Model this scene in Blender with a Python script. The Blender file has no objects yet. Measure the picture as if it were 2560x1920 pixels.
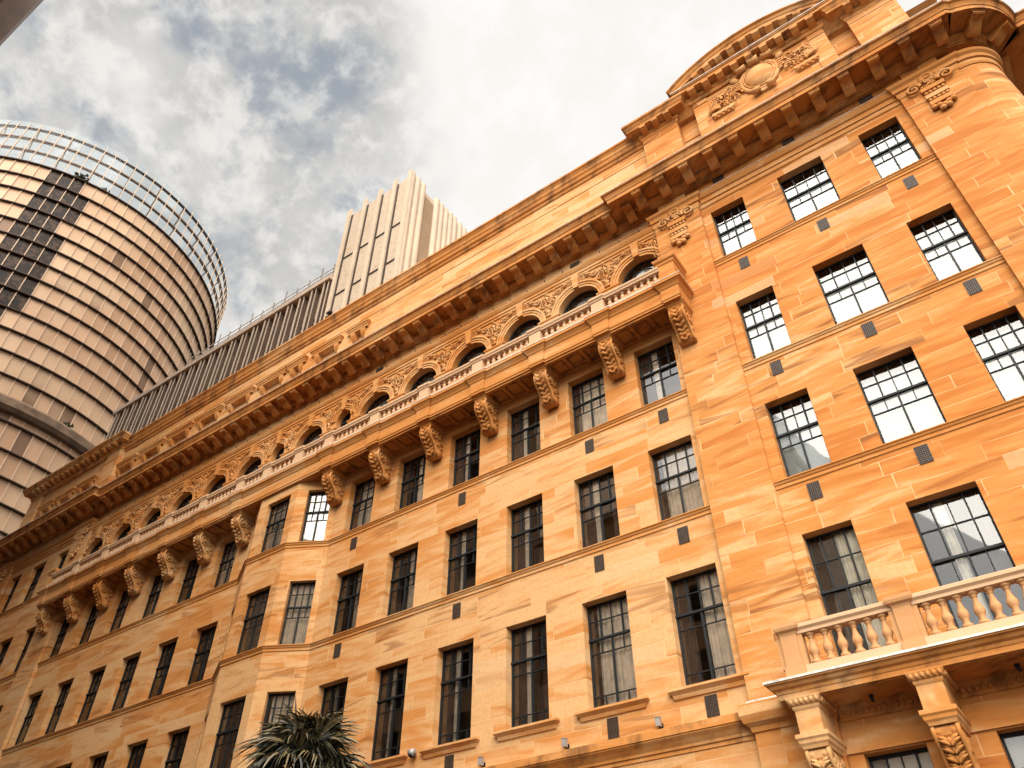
import bpy, math, random
import numpy as np
from mathutils import Matrix, Vector
random.seed(7)
rad = math.radians
PI = math.pi
SC = bpy.context.scene
COL = SC.collection

# ------------------------------------------------------------------ camera, sky, sun, exposure
RC = ((0.81199383, 0.58366536, -0.00087356), (-0.38795819, 0.53860708, -0.74792436), (-0.43606704, 0.60764887, 0.66378339))
CAM = Vector((24.928, -18.208, 1.6))
cam = bpy.data.cameras.new('camera')
cam.sensor_width = 36.0; cam.lens = 27.3038; cam.clip_start = 0.1; cam.clip_end = 4000
co = bpy.data.objects.new('camera', cam); COL.objects.link(co)
X, Dn, Fw = RC
co.matrix_world = Matrix(((X[0], -Dn[0], -Fw[0], CAM.x), (X[1], -Dn[1], -Fw[1], CAM.y), (X[2], -Dn[2], -Fw[2], CAM.z), (0, 0, 0, 1)))
SC.camera = co
SC.view_settings.view_transform = 'Standard'; SC.view_settings.look = 'None'
SC.view_settings.gamma = 1; SC.view_settings.exposure = 1.25
SC.render.resolution_x = 1024; SC.render.resolution_y = 768
SC.cycles.max_bounces = 6; SC.cycles.diffuse_bounces = 3; SC.cycles.glossy_bounces = 3; SC.cycles.transparent_max_bounces = 8
SC.cycles.use_denoising = True

SUN_EL, SUN_AZ = 46.0, 28.0      # azimuth from -Y (behind the camera) towards +X
sd = Vector((math.sin(rad(SUN_AZ)) * math.cos(rad(SUN_EL)), -math.cos(rad(SUN_AZ)) * math.cos(rad(SUN_EL)), math.sin(rad(SUN_EL))))
sun = bpy.data.lights.new('sun', 'SUN'); sun.energy = 2.4; sun.angle = rad(62); sun.color = (1.0, 0.93, 0.82)
so = bpy.data.objects.new('sun', sun); COL.objects.link(so)
so.rotation_euler = (-sd).to_track_quat('-Z', 'Y').to_euler()

W = bpy.data.worlds.new('World'); SC.world = W; W.use_nodes = True
nt = W.node_tree; N = nt.nodes; L = nt.links
N.clear()
def wn(t, **k):
    n = N.new(t)
    for a, b in k.items(): setattr(n, a, b)
    return n
def wmath(op, a, b=None, clamp=False):
    n = wn('ShaderNodeMath', operation=op); n.use_clamp = clamp
    for i, v in enumerate((a, b)):
        if v is None: continue
        if isinstance(v, (int, float)): n.inputs[i].default_value = v
        else: L.new(v, n.inputs[i])
    return n.outputs[0]
def wsmooth(v, lo, hi):
    n = wn('ShaderNodeMapRange', interpolation_type='SMOOTHSTEP'); L.new(v, n.inputs[0])
    n.inputs[1].default_value = lo; n.inputs[2].default_value = hi
    return n.outputs[0]
tc = wn('ShaderNodeTexCoord'); gen = tc.outputs['Generated']
def wdot(d):
    n = wn('ShaderNodeVectorMath', operation='DOT_PRODUCT'); L.new(gen, n.inputs[0]); n.inputs[1].default_value = Vector(d).normalized()
    return n.outputs['Value']
def wnoise(scale, detail, rough, dist=0.0, off=(0, 0, 0), sc=(1, 1, 1)):
    m = wn('ShaderNodeMapping'); L.new(gen, m.inputs[0]); m.inputs['Location'].default_value = off; m.inputs['Scale'].default_value = sc
    n = wn('ShaderNodeTexNoise'); L.new(m.outputs[0], n.inputs['Vector'])
    n.inputs['Scale'].default_value = scale; n.inputs['Detail'].default_value = detail; n.inputs['Roughness'].default_value = rough; n.inputs['Distortion'].default_value = dist
    return n.outputs['Fac']
def wmix(f, a, b):
    n = wn('ShaderNodeMix', data_type='RGBA')
    if isinstance(f, (int, float)): n.inputs[0].default_value = f
    else: L.new(f, n.inputs[0])
    for i, v in ((6, a), (7, b)):
        if isinstance(v, tuple): n.inputs[i].default_value = (*v, 1)
        else: L.new(v, n.inputs[i])
    return n.outputs[2]
sky = wn('ShaderNodeTexSky', sky_type='NISHITA', sun_disc=False, sun_elevation=rad(SUN_EL), sun_rotation=rad(180 - SUN_AZ))
skyc = wn('ShaderNodeVectorMath', operation='SCALE'); L.new(sky.outputs[0], skyc.inputs[0]); skyc.inputs['Scale'].default_value = 0.12
# cloud cover: broken grey-blue cloud in the north-west, bright even overcast elsewhere
big = wnoise(5.2, 9, 0.6, 0.1, (1.7, 0.4, 2.2), (1, 1, 1.15))
fine = wnoise(17, 7, 0.6, 0.1, (4.1, 2.0, 0.3))
blob = None
for d, lo, hi, w in (((-0.60, 0.10, 0.79), 0.930, 0.985, 0.75), ((-0.562, 0.261, 0.785), 0.955, 0.998, 0.85), ((-0.47, 0.19, 0.86), 0.972, 0.998, 0.95), ((-0.647, 0.045, 0.761), 0.985, 0.9995, 0.9)):
    s = wmath('MULTIPLY', wsmooth(wdot(d), lo, hi), w)
    blob = s if blob is None else wmath('MAXIMUM', blob, s)
edge = wmath('ADD', wmath('MULTIPLY', big, 0.75), wmath('MULTIPLY', fine, 0.5))
grey = wsmooth(wmath('ADD', wmath('MULTIPLY', blob, 0.62), wmath('SUBTRACT', edge, 0.62)), 0.12, 0.66)
patch = wnoise(8.0, 10, 0.6, 0.25, (0.3, 5.2, 1.1), (1, 1, 1.2))
blue = wsmooth(wmath('ADD', wmath('MULTIPLY', blob, 0.45), wmath('SUBTRACT', patch, 0.5)), 0.36, 0.56)
fluff = wsmooth(wnoise(24, 8, 0.58, 0.15, (2.2, 1.0, 7.7)), 0.42, 0.66)
white = wmix(wsmooth(fine, 0.35, 0.7), (0.95, 0.925, 0.885), (1.0, 0.985, 0.965))
cl = wmix(grey, white, wmix(fluff, (0.58, 0.575, 0.565), (0.84, 0.815, 0.78)))
cl = wmix(wmath('MULTIPLY', blue, wmath('SUBTRACT', 0.72, wmath('MULTIPLY', fluff, 0.4))), cl, wmix(0.55, skyc.outputs[0], (0.40, 0.46, 0.50)))
# the cloud deck is thinnest, so brightest, around the sun behind the camera
mul = wmath('ADD', 0.42, wmath('MULTIPLY', wsmooth(wdot(sd), 0.45, 0.97), 1.2))
sc_ = wn('ShaderNodeVectorMath', operation='SCALE'); L.new(cl, sc_.inputs[0]); L.new(mul, sc_.inputs['Scale'])
bg = wn('ShaderNodeBackground'); L.new(sc_.outputs[0], bg.inputs[0]); bg.inputs[1].default_value = 1.0
wo = wn('ShaderNodeOutputWorld'); L.new(bg.outputs[0], wo.inputs[0])

# ------------------------------------------------------------------ materials
class Mat:
    def __init__(s, name):
        s.m = bpy.data.materials.new(name); s.m.use_nodes = True; s.t = s.m.node_tree; s.t.nodes.clear()
        s.out = s.n('ShaderNodeOutputMaterial'); s.b = s.n('ShaderNodeBsdfPrincipled'); s.l(s.b.outputs[0], s.out.inputs[0])
    def n(s, t, **k):
        x = s.t.nodes.new(t)
        for a, b in k.items(): setattr(x, a, b)
        return x
    def l(s, a, b): s.t.links.new(a, b)
    def put(s, v, sock):
        if isinstance(v, tuple): sock.default_value = (*v, 1) if len(v) == 3 and sock.type == 'RGBA' else v
        elif isinstance(v, (int, float)): sock.default_value = v
        else: s.l(v, sock)
    def math(s, op, a, b=None, c=None):
        x = s.n('ShaderNodeMath', operation=op)
        for i, v in enumerate((a, b, c)):
            if v is not None: s.put(v, x.inputs[i])
        return x.outputs[0]
    def mix(s, f, a, b, mode='MIX'):
        x = s.n('ShaderNodeMix', data_type='RGBA', blend_type=mode); s.put(f, x.inputs[0]); s.put(a, x.inputs[6]); s.put(b, x.inputs[7]); return x.outputs[2]
    def smooth(s, v, lo, hi):
        x = s.n('ShaderNodeMapRange', interpolation_type='SMOOTHSTEP'); s.put(v, x.inputs[0]); x.inputs[1].default_value = lo; x.inputs[2].default_value = hi; return x.outputs[0]
    def noise(s, vec, scale, detail=4, rough=0.55, dist=0.0):
        x = s.n('ShaderNodeTexNoise'); s.l(vec, x.inputs['Vector']); x.inputs['Scale'].default_value = scale; x.inputs['Detail'].default_value = detail
        x.inputs['Roughness'].default_value = rough; x.inputs['Distortion'].default_value = dist; return x.outputs['Fac']
    def xyz(s, a, b, c):
        x = s.n('ShaderNodeCombineXYZ'); s.put(a, x.inputs[0]); s.put(b, x.inputs[1]); s.put(c, x.inputs[2]); return x.outputs[0]
    def pos(s):
        g = s.n('ShaderNodeNewGeometry'); p = s.n('ShaderNodeSeparateXYZ'); s.l(g.outputs['Position'], p.inputs[0]); s.geo = g; return g.outputs['Position'], p.outputs
    def base(s, c, rough=0.8, spec=0.3, metal=0.0):
        s.put(c, s.b.inputs['Base Color']); s.put(rough, s.b.inputs['Roughness']); s.b.inputs['Specular IOR Level'].default_value = spec; s.b.inputs['Metallic'].default_value = metal; return s
    def bump(s, h, strength, dist=0.02):
        x = s.n('ShaderNodeBump'); x.inputs['Strength'].default_value = strength; x.inputs['Distance'].default_value = dist; s.l(h, x.inputs['Height']); s.l(x.outputs[0], s.b.inputs['Normal'])

PALE = (0.56, 0.325, 0.145); MID = (0.475, 0.192, 0.048); DEEP = (0.385, 0.124, 0.022); BROWN = (0.19, 0.066, 0.018); JOINT = (0.60, 0.36, 0.175)
CH = 0.431
def stone(name, joints=True, tone=0.0, weather=0.0, tint=None, vein=1.0):
    M = Mat(name); P, p = M.pos()
    u = M.math('ADD', p[0], p[1]); z = M.math('SUBTRACT', p[2], 11.74 - 40 * CH)
    row = M.math('FLOOR', M.math('DIVIDE', z, CH))
    wr = M.n('ShaderNodeTexWhiteNoise', noise_dimensions='1D'); M.l(row, wr.inputs['W'])
    wob = M.n('ShaderNodeTexNoise', noise_dimensions='2D'); M.l(M.xyz(M.math('MULTIPLY', u, 0.55), M.math('MULTIPLY', row, 3.7), 0.0), wob.inputs['Vector']); wob.inputs['Scale'].default_value = 1.0; wob.inputs['Detail'].default_value = 0
    u2 = M.math('ADD', M.math('ADD', u, M.math('MULTIPLY', wr.outputs[0], 7.0)), M.math('MULTIPLY', wob.outputs['Fac'], 1.1))
    BW = 2.1
    cu = M.math('DIVIDE', u2, BW); col = M.math('FLOOR', cu)
    wb = M.n('ShaderNodeTexWhiteNoise', noise_dimensions='2D'); M.l(M.xyz(col, row, 0.0), wb.inputs['Vector'])
    rnd = M.n('ShaderNodeSeparateColor'); M.l(wb.outputs['Color'], rnd.inputs[0]); r1, r2, r3 = rnd.outputs[0], rnd.outputs[1], rnd.outputs[2]
    if not joints:
        r1 = M.noise(P, 0.5, 2); r2 = M.noise(P, 0.37, 1); r3 = 0.5
    # bedding streaks, broken from block to block
    tilt = M.math('MULTIPLY', M.math('SUBTRACT', r2, 0.5), 0.9) if joints else 0.05
    vz = M.math('ADD', M.math('MULTIPLY', p[2], 3.4), M.math('MULTIPLY', u, tilt))
    k = 9.0 if joints else 1.0
    sv = M.xyz(M.math('ADD', M.math('MULTIPLY', u, 0.5), M.math('MULTIPLY', r1, 3.4 * k)), M.math('MULTIPLY', r3, 2.0 * k), M.math('ADD', vz, M.math('MULTIPLY', r2, 2.5 * k)))
    st = M.noise(sv, 1.0, 3, 0.5, 0.5)
    big = M.noise(P, 0.13, 3, 0.5)
    grain = M.noise(P, 9.0, 5, 0.65)
    t = M.math('ADD', M.math('ADD', M.math('MULTIPLY', M.math('SUBTRACT', st, 0.5), 1.15 * vein), M.math('MULTIPLY', M.math('SUBTRACT', r1, 0.5), 0.26 if joints else 0.15)), M.math('MULTIPLY', M.math('SUBTRACT', big, 0.5), 1.2))
    t = M.math('ADD', t, tone)
    c = M.mix(M.smooth(t, -0.30, 0.12), PALE, MID)
    c = M.mix(M.smooth(t, 0.10, 0.50), c, DEEP)
    if joints:      # iron-stained bedding: thin wavy brown bands, strong in some blocks only
        wv = M.noise(M.xyz(M.math('ADD', M.math('MULTIPLY', u, 0.17), M.math('MULTIPLY', r3, 3.0)), M.math('MULTIPLY', r1, 2.0), M.math('ADD', M.math('MULTIPLY', p[2], 1.5), M.math('MULTIPLY', u, M.math('MULTIPLY', tilt, 0.4)))), 1.0, 3, 0.5, 0.7)
        rid = M.math('SUBTRACT', 1.0, M.smooth(M.math('ABSOLUTE', M.math('SUBTRACT', wv, 0.52)), 0.0, 0.06))
        zone = M.math('MULTIPLY', M.smooth(r3, 0.45, 0.8), M.smooth(M.noise(P, 0.22, 2), 0.42, 0.6))
        c = M.mix(M.math('MULTIPLY', M.math('MULTIPLY', rid, zone), min(1.0, 0.62 * vein)), c, BROWN)
        c = M.mix(M.math('MULTIPLY', M.math('MULTIPLY', M.smooth(st, 0.56, 0.72), M.smooth(r3, 0.6, 0.9)), 0.6 * vein), c, BROWN)
        c = M.mix(M.math('MULTIPLY', M.smooth(r2, 0.94, 0.98), 0.5), c, (0.56, 0.37, 0.205))
    c = M.mix(M.smooth(grain, 0.35, 0.75), c, M.mix(0.3, c, (0.31, 0.135, 0.04)))
    if tint: c = M.mix(0.75, c, tint)
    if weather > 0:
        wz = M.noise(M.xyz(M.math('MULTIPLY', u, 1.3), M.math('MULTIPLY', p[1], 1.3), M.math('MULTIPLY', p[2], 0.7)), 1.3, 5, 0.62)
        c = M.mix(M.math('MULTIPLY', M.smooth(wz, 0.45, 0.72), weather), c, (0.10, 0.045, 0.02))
    h = grain
    if joints:
        fu = M.math('FRACT', cu); du = M.math('MULTIPLY', M.math('MINIMUM', fu, M.math('SUBTRACT', 1.0, fu)), BW)
        fz = M.math('FRACT', M.math('DIVIDE', z, CH)); dz = M.math('MULTIPLY', M.math('MINIMUM', fz, M.math('SUBTRACT', 1.0, fz)), CH)
        d = M.math('MINIMUM', du, dz)
        jm = M.math('SUBTRACT', 1.0, M.smooth(d, 0.006, 0.016))
        vert = M.math('LESS_THAN', du, dz)
        jv = M.math('MULTIPLY', jm, M.math('ADD', M.math('MULTIPLY', vert, 0.35), M.smooth(M.noise(P, 0.7, 2), 0.38, 0.72)))
        jv = M.math('MINIMUM', jv, 1.0)
        c = M.mix(jv, c, JOINT)
        h = M.math('SUBTRACT', M.math('MULTIPLY', grain, 0.4), M.math('MULTIPLY', jm, 0.6))
    M.base(c, 0.86, 0.2); M.bump(h, 0.35, 0.012)
    return M.m
def plain(name, c, rough=0.7, spec=0.3, metal=0.0, var=0.15, scale=3.0, bump=0.0):
    M = Mat(name); P, p = M.pos(); n = M.noise(P, scale, 5, 0.6)
    M.base(M.mix(M.smooth(n, 0.3, 0.75), c, tuple(x * (1 - var * 2) for x in c)), rough, spec, metal)
    if bump: M.bump(n, bump, 0.02)
    return M.m
def glass(name, tint=(0.55, 0.6, 0.6), refl=0.10, rough=0.02, fk=1.0):
    M = Mat(name); M.t.nodes.remove(M.b)
    tr = M.n('ShaderNodeBsdfTransparent'); tr.inputs[0].default_value = (*tint, 1)
    gl = M.n('ShaderNodeBsdfGlossy'); gl.inputs['Roughness'].default_value = rough; gl.inputs[0].default_value = (0.95, 0.95, 0.95, 1)
    P, p = M.pos(); b = M.n('ShaderNodeBump'); b.inputs['Strength'].default_value = 0.06; b.inputs['Distance'].default_value = 0.05; M.l(M.noise(P, 1.1, 1), b.inputs['Height']); M.l(b.outputs[0], gl.inputs['Normal'])
    lw = M.n('ShaderNodeFresnel'); lw.inputs[0].default_value = 1.5
    f = M.math('MINIMUM', M.math('ADD', M.math('MULTIPLY', lw.outputs[0], fk), refl), 1.0)
    mx = M.n('ShaderNodeMixShader'); M.l(f, mx.inputs[0]); M.l(tr.outputs[0], mx.inputs[1]); M.l(gl.outputs[0], mx.inputs[2]); M.l(mx.outputs[0], M.out.inputs[0])
    return M.m

M_WALL = stone('sandstone_ashlar', tone=-0.10)
M_WALLR = stone('sandstone_ashlar_deep', tone=0.13, vein=1.3)
M_TRIM = stone('sandstone_trim', joints=False, tone=0.02)
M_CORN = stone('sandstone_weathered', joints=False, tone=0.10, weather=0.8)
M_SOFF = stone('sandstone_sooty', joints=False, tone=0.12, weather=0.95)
M_CARVE = stone('sandstone_carved', joints=False, tone=-0.06, weather=0.25)
M_BAL = stone('sandstone_balustrade', joints=False, tone=-0.2, tint=(0.50, 0.335, 0.215))
M_LEAD = plain('lead_flashing', (0.62, 0.58, 0.53), 0.6, 0.4, 0.0, 0.25, 6)
M_STEEL = plain('dark_painted_steel', (0.010, 0.012, 0.013), 0.6, 0.25, 0, 0.1, 8)
M_VENT = plain('bronze_grille', (0.06, 0.036, 0.022), 0.6, 0.4, 0.0, 0.2, 8)
M_DARK = plain('dark_void', (0.012, 0.01, 0.009), 0.9, 0.1)
M_GLASS = glass('window_glass', (0.86, 0.86, 0.84), 0.07); M_GLASSR = glass('coated_window_glass', (0.84, 0.90, 0.90), 0.05)
M_BAL2 = stone('sandstone_portal_balustrade', joints=False, tone=-0.05, tint=(0.42, 0.215, 0.095))
M_CURT = plain('drape_fabric', (0.84, 0.71, 0.57), 0.95, 0.1, 0, 0.15, 5)
M_CURTD = plain('dark_drape', (0.13, 0.085, 0.065), 0.95, 0.1, 0, 0.2, 5)
M_BLIND = plain('white_blind', (0.40, 0.39, 0.36), 0.9, 0.2, 0, 0.03, 4)
M_CEIL = plain('ceiling_plaster', (0.72, 0.60, 0.46), 0.95, 0.1, 0, 0.1, 1)
M_INT = plain('interior_wall', (0.55, 0.35, 0.19), 0.95, 0.1, 0, 0.2, 0.7)

# ------------------------------------------------------------------ mesh builder
class MB:
    def __init__(s): s.v = []; s.f = []; s.sm = []; s.mi = []
    def add(s, vs, fs, smooth=False, mi=0):
        o = len(s.v); s.v.extend(tuple(v) for v in vs)
        for f in fs: s.f.append(tuple(i + o for i in f)); s.sm.append(smooth); s.mi.append(mi)
    def box(s, x0, x1, y0, y1, z0, z1, mi=0):
        s.add([(x0, y0, z0), (x1, y0, z0), (x1, y1, z0), (x0, y1, z0), (x0, y0, z1), (x1, y0, z1), (x1, y1, z1), (x0, y1, z1)],
              [(0, 3, 2, 1), (4, 5, 6, 7), (0, 1, 5, 4), (1, 2, 6, 5), (2, 3, 7, 6), (3, 0, 4, 7)], mi=mi)
    def quad(s, a, b, c, d, mi=0): s.add([a, b, c, d], [(0, 1, 2, 3)], mi=mi)
    def prism(s, prof, x0, x1, mi=0):                      # profile of (y, z), closed, run along x
        n = len(prof); vs = [(x0, y, z) for y, z in prof] + [(x1, y, z) for y, z in prof]
        fs = [(i, (i + 1) % n, n + (i + 1) % n, n + i) for i in range(n)]
        s.add(vs, fs + [tuple(range(n - 1, -1, -1)), tuple(range(n, 2 * n))], mi=mi)
    def sweep(s, path, prof, mi=0, smooth=False, closed=True):          # plan path, outward = right-hand side; prof (out, z)
        pts = [Vector(p) for p in path]; m = len(prof); rows = []
        for i, p in enumerate(pts):
            ns = []
            if i > 0: d = (p - pts[i - 1]).normalized(); ns.append(Vector((d.y, -d.x)))
            if i < len(pts) - 1: d = (pts[i + 1] - p).normalized(); ns.append(Vector((d.y, -d.x)))
            if len(ns) == 2:
                n = (ns[0] + ns[1]); n = n / max(n.length_squared, 1e-6) * 2
            else: n = ns[0]
            rows.append([(p.x + n.x * o, p.y + n.y * o, z) for o, z in prof])
        vs = [v for r in rows for v in r]; fs = []
        for i in range(len(rows) - 1):
            for j in range(m if closed else m - 1):
                k = (j + 1) % m; fs.append((i * m + j, (i + 1) * m + j, (i + 1) * m + k, i * m + k))
        if closed: fs += [tuple(range(m)), tuple(range((len(rows) - 1) * m + m - 1, (len(rows) - 1) * m - 1, -1))]
        s.add(vs, fs, smooth, mi)
    def lathe(s, cx, cy, prof, n=10, mi=0, axis='z'):
        vs = []; m = len(prof)
        for i in range(n):
            a = 2 * PI * i / n
            for r, z in prof:
                if axis == 'z': vs.append((cx + r * math.cos(a), cy + r * math.sin(a), z))
                else: vs.append((z, cx + r * math.cos(a), cy + r * math.sin(a)))       # axis x, centre (y, z)
        fs = [(i * m + j, ((i + 1) % n) * m + j, ((i + 1) % n) * m + j + 1, i * m + j + 1) for i in range(n) for j in range(m - 1)]
        s.add(vs, fs, True, mi)
    def tube(s, pts, rad_, n=6, mi=0, cap=True):
        pts = [Vector(p) for p in pts]; vs = []; up = Vector((0, 1, 0.01))
        for i, p in enumerate(pts):
            d = (pts[min(i + 1, len(pts) - 1)] - pts[max(i - 1, 0)]).normalized()
            a = d.cross(up)
            if a.length < 1e-3: a = d.cross(Vector((1, 0, 0)))
            a.normalize(); b = d.cross(a); r = rad_[i] if isinstance(rad_, (list, tuple)) else rad_
            for k in range(n): t = 2 * PI * k / n; vs.append(p + a * (r * math.cos(t)) + b * (r * math.sin(t)))
        fs = [(i * n + k, i * n + (k + 1) % n, (i + 1) * n + (k + 1) % n, (i + 1) * n + k) for i in range(len(pts) - 1) for k in range(n)]
        if cap: fs += [tuple(range(n)), tuple(range((len(pts) - 1) * n, len(pts) * n))]
        s.add(vs, fs, True, mi)
    def ell(s, c, r, nu=8, nv=6, rot=0.0, mi=0):            # ellipsoid, rot about y
        vs = []; ca, sa = math.cos(rot), math.sin(rot)
        for j in range(nv + 1):
            ph = PI * j / nv - PI / 2
            for i in range(nu):
                th = 2 * PI * i / nu
                x, y, z = r[0] * math.cos(ph) * math.cos(th), r[1] * math.cos(ph) * math.sin(th), r[2] * math.sin(ph)
                vs.append((c[0] + x * ca + z * sa, c[1] + y, c[2] - x * sa + z * ca))
        fs = [(j * nu + i, j * nu + (i + 1) % nu, (j + 1) * nu + (i + 1) % nu, (j + 1) * nu + i) for j in range(nv) for i in range(nu)]
        s.add(vs, fs, True, mi)
    def xform(s, M):
        s.v = [tuple(M @ Vector(v)) for v in s.v]; return s
    def mesh(s, name, mats):
        me = bpy.data.meshes.new(name); me.from_pydata(s.v, [], s.f)
        for m in (mats if isinstance(mats, (list, tuple)) else [mats]): me.materials.append(m)
        me.polygons.foreach_set('use_smooth', s.sm); me.polygons.foreach_set('material_index', s.mi); me.update()
        return me
    def build(s, name, mats, parent=None, M=None):
        return link(name, s.mesh(name, mats), parent, M)
def link(name, me, parent=None, M=None):
    o = bpy.data.objects.new(name, me); COL.objects.link(o)
    if parent: o.parent = parent
    if M is not None: o.matrix_local = M
    return o
def thing(name, label, cat, loc=(0, 0, 0), group=None):
    o = bpy.data.objects.new(name, None); COL.objects.link(o); o.location = loc; o.empty_display_size = 0.5
    o['label'] = label; o['category'] = cat
    if group: o['group'] = group
    return o
def tag(o, label, cat, group=None):
    o['label'] = label; o['category'] = cat
    if group: o['group'] = group
    return o
def struct(o): o['kind'] = 'structure'; return o
def Tm(x, y, z, rz=0.0, s=(1, 1, 1)): return Matrix.Translation((x, y, z)) @ Matrix.Rotation(rz, 4, 'Z') @ Matrix.Diagonal((*s, 1))

def wall_sheet(mb, s0, s1, z0, z1, holes, depth, mi=0, y=0.0):
    """front sheet in (s,z) at y with rectangular holes and reveals of the given depth"""
    ss = sorted({s0, s1, *[h[0] for h in holes], *[h[1] for h in holes]}); zs = sorted({z0, z1, *[h[2] for h in holes], *[h[3] for h in holes]})
    ss = [a for a in ss if s0 <= a <= s1]; zs = [a for a in zs if z0 <= a <= z1]
    for a, b in zip(ss, ss[1:]):
        run = None
        for c, d in zip(zs, zs[1:]):
            inside = any(h[0] - 1e-6 <= a and b <= h[1] + 1e-6 and h[2] - 1e-6 <= c and d <= h[3] + 1e-6 for h in holes)
            if not inside: run = (run[0], d) if run else (c, d)
            if inside or d == zs[-1]:
                if run: mb.quad((a, y, run[0]), (b, y, run[0]), (b, y, run[1]), (a, y, run[1]), mi)
                run = None
    for a, b, c, d in holes:
        yb = y + depth
        mb.quad((a, y, c), (a, yb, c), (a, yb, d), (a, y, d), mi); mb.quad((b, y, c), (b, y, d), (b, yb, d), (b, yb, c), mi)
        mb.quad((a, y, d), (a, yb, d), (b, yb, d), (b, y, d), mi); mb.quad((a, y, c), (b, y, c), (b, yb, c), (a, yb, c), mi)

# ------------------------------------------------------------------ layout numbers
Pp, G0 = 2.70, 4.259
UR = [G0 + k * Pp for k in range(6)]                # window columns, right half (4.26 .. 17.76)
UC = UR + [-u for u in UR]
WW = 1.454
ROWS = [(8.70, 11.73), (13.42, 16.02), (17.72, 20.26)]        # rows 2,3,4
PC = 24.15
PAV = [(PC - 2.69, 1.24), (PC, 1.55), (PC + 2.69, 1.24)]
PROWS = [(3.2, 6.55), (8.0, 11.75), (13.42, 16.06), (17.72, 20.41), (22.60, 25.23)]
PIL = [(18.70, 20.52), (27.80, 29.62)]
BRK = [2.908 + k * Pp for k in range(7)]

B = thing('sandstone_building', 'long orange sandstone building with balustraded balcony, carved arches and corner pediment', 'building')

# ------------------------------------------------------------------ walls
mb = MB()
holes = [(u - WW / 2, u + WW / 2, a, b) for u in UC for a, b in ROWS]
wall_sheet(mb, -18.70, -2.75, 0, 23.6, [h for h in holes if h[1] < 0], 0.31)
wall_sheet(mb, 2.75, 18.70, 0, 23.6, [h for h in holes if h[0] > 0], 0.31)
mb.quad((-2.75, 0, 20.7), (2.75, 0, 20.7), (2.75, 0, 23.6), (-2.75, 0, 23.6))
mb.quad((-18.7, 0, 25.5), (18.7, 0, 25.5), (18.7, 0, 27.1), (-18.7, 0, 27.1))
mb.build('wall', M_WALL, B)
for sg, mat in ((1, M_WALLR), (-1, M_WALL)):
    mb = MB()
    hs = []
    for c, w in PAV:
        for a, b in PROWS: hs.append(tuple(sorted((sg * c - w / 2, sg * c + w / 2))) + (a, b))
    a, b = sorted((sg * 18.70, sg * 29.70))
    wall_sheet(mb, a, b, 0, 27.2, hs, 0.31)
    mb.build('pavilion_wall', mat, B)
    for p0, p1 in PIL:
        a, b = sorted((sg * p0, sg * p1)); q = MB()
        q.box(a, b, -0.15, 0.05, 8.0, 25.72)
        q.box(a - 0.02, b + 0.02, -0.15, 0.05, 7.98, 7.99)
        q.box(a + 0.35, b - 0.35, -0.31, 0.05, 26.41, 27.1)
        q.build('pilaster', mat, B)
        q = MB()        # heavy base below the lower band
        q.sweep([(a - 0.0, 0.1), (a, -0.18), (b, -0.18), (b, 0.1)], [(0, 0), (0.0, 7.30), (0.04, 7.32), (0.06, 7.42), (0.16, 7.50), (0.22, 7.66), (0.22, 7.90), (0.0, 7.99), (-0.15, 7.99), (-0.15, 0)])
        q.build('pilaster_base', mat, B)
        q = MB()        # capital mouldings
        q.sweep([(a, 0.1), (a, -0.15), (b, -0.15), (b, 0.1)], [(-0.1, 25.70), (0.02, 25.70), (0.05, 25.80), (0.05, 25.95), (0.11, 25.98), (0.11, 26.16), (0.19, 26.24), (0.21, 26.36), (0.05, 26.42), (-0.1, 26.42)])
        q.build('pilaster_capital', M_TRIM, B)
# rounded corner column at the right end, plus plain return walls, back and roof
def arc(cx, cy, r, a0, a1, n): return [(cx + r * math.cos(rad(a0 + (a1 - a0) * i / n)), cy + r * math.sin(rad(a0 + (a1 - a0) * i / n))) for i in range(n + 1)]
for sg in (1, -1):
    q = MB()
    pth = [(29.62, -0.10)] + arc(29.70, 0.95, 1.05, -90, 0, 12) + [(30.75, 17)]
    if sg < 0: pth = [(-x, y) for x, y in pth][::-1]
    vs = [(x, y, 0) for x, y in pth] + [(x, y, 27.1) for x, y in pth]; n = len(pth)
    q.add(vs, [(i, i + 1, n + i + 1, n + i) for i in range(n - 1)])
    q.build('corner_wall', M_WALLR if sg > 0 else M_WALL, B)
    q = MB()
    q.sweep(pth[:14] if sg > 0 else pth[-14:], [(-0.1, 25.70), (0.03, 25.70), (0.06, 25.80), (0.06, 25.95), (0.12, 25.98), (0.12, 26.16), (0.20, 26.24), (0.22, 26.36), (0.05, 26.42), (-0.1, 26.42)])
    q.build('corner_moulding', M_TRIM, B)
q = MB(); q.quad((-30.75, 17, 0), (30.75, 17, 0), (30.75, 17, 31), (-30.75, 17, 31)); q.quad((-30.6, 0.3, 30.9), (30.6, 0.3, 30.9), (30.6, 17, 30.9), (-30.6, 17, 30.9))
q.build('rear_wall_and_roof', M_WALL, B)
# rooms behind the glass
q = MB()
for z in (7.3, 12.35, 16.65, 21.0, 26.2): q.box(-29.6, 29.6, 0.55, 6.0, z, z + 0.35)
q.build('ceiling', M_CEIL, B)
q = MB(); q.quad((-29.6, 5.9, 0), (29.6, 5.9, 0), (29.6, 5.9, 26.2), (-29.6, 5.9, 26.2))
for u in [x + Pp / 2 for x in UR] + [-x - Pp / 2 for x in UR] + [0, 2.9, -2.9, 22.8, 25.5, -22.8, -25.5]:
    if abs(u) > 18.5 and abs(u) < 20: continue
    q.box(u - 0.08, u + 0.08, 0.34 if abs(u) > 2.8 else 0.6, 5.9, 0, 26.1)
q.build('interior_wall', M_INT, B)

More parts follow.
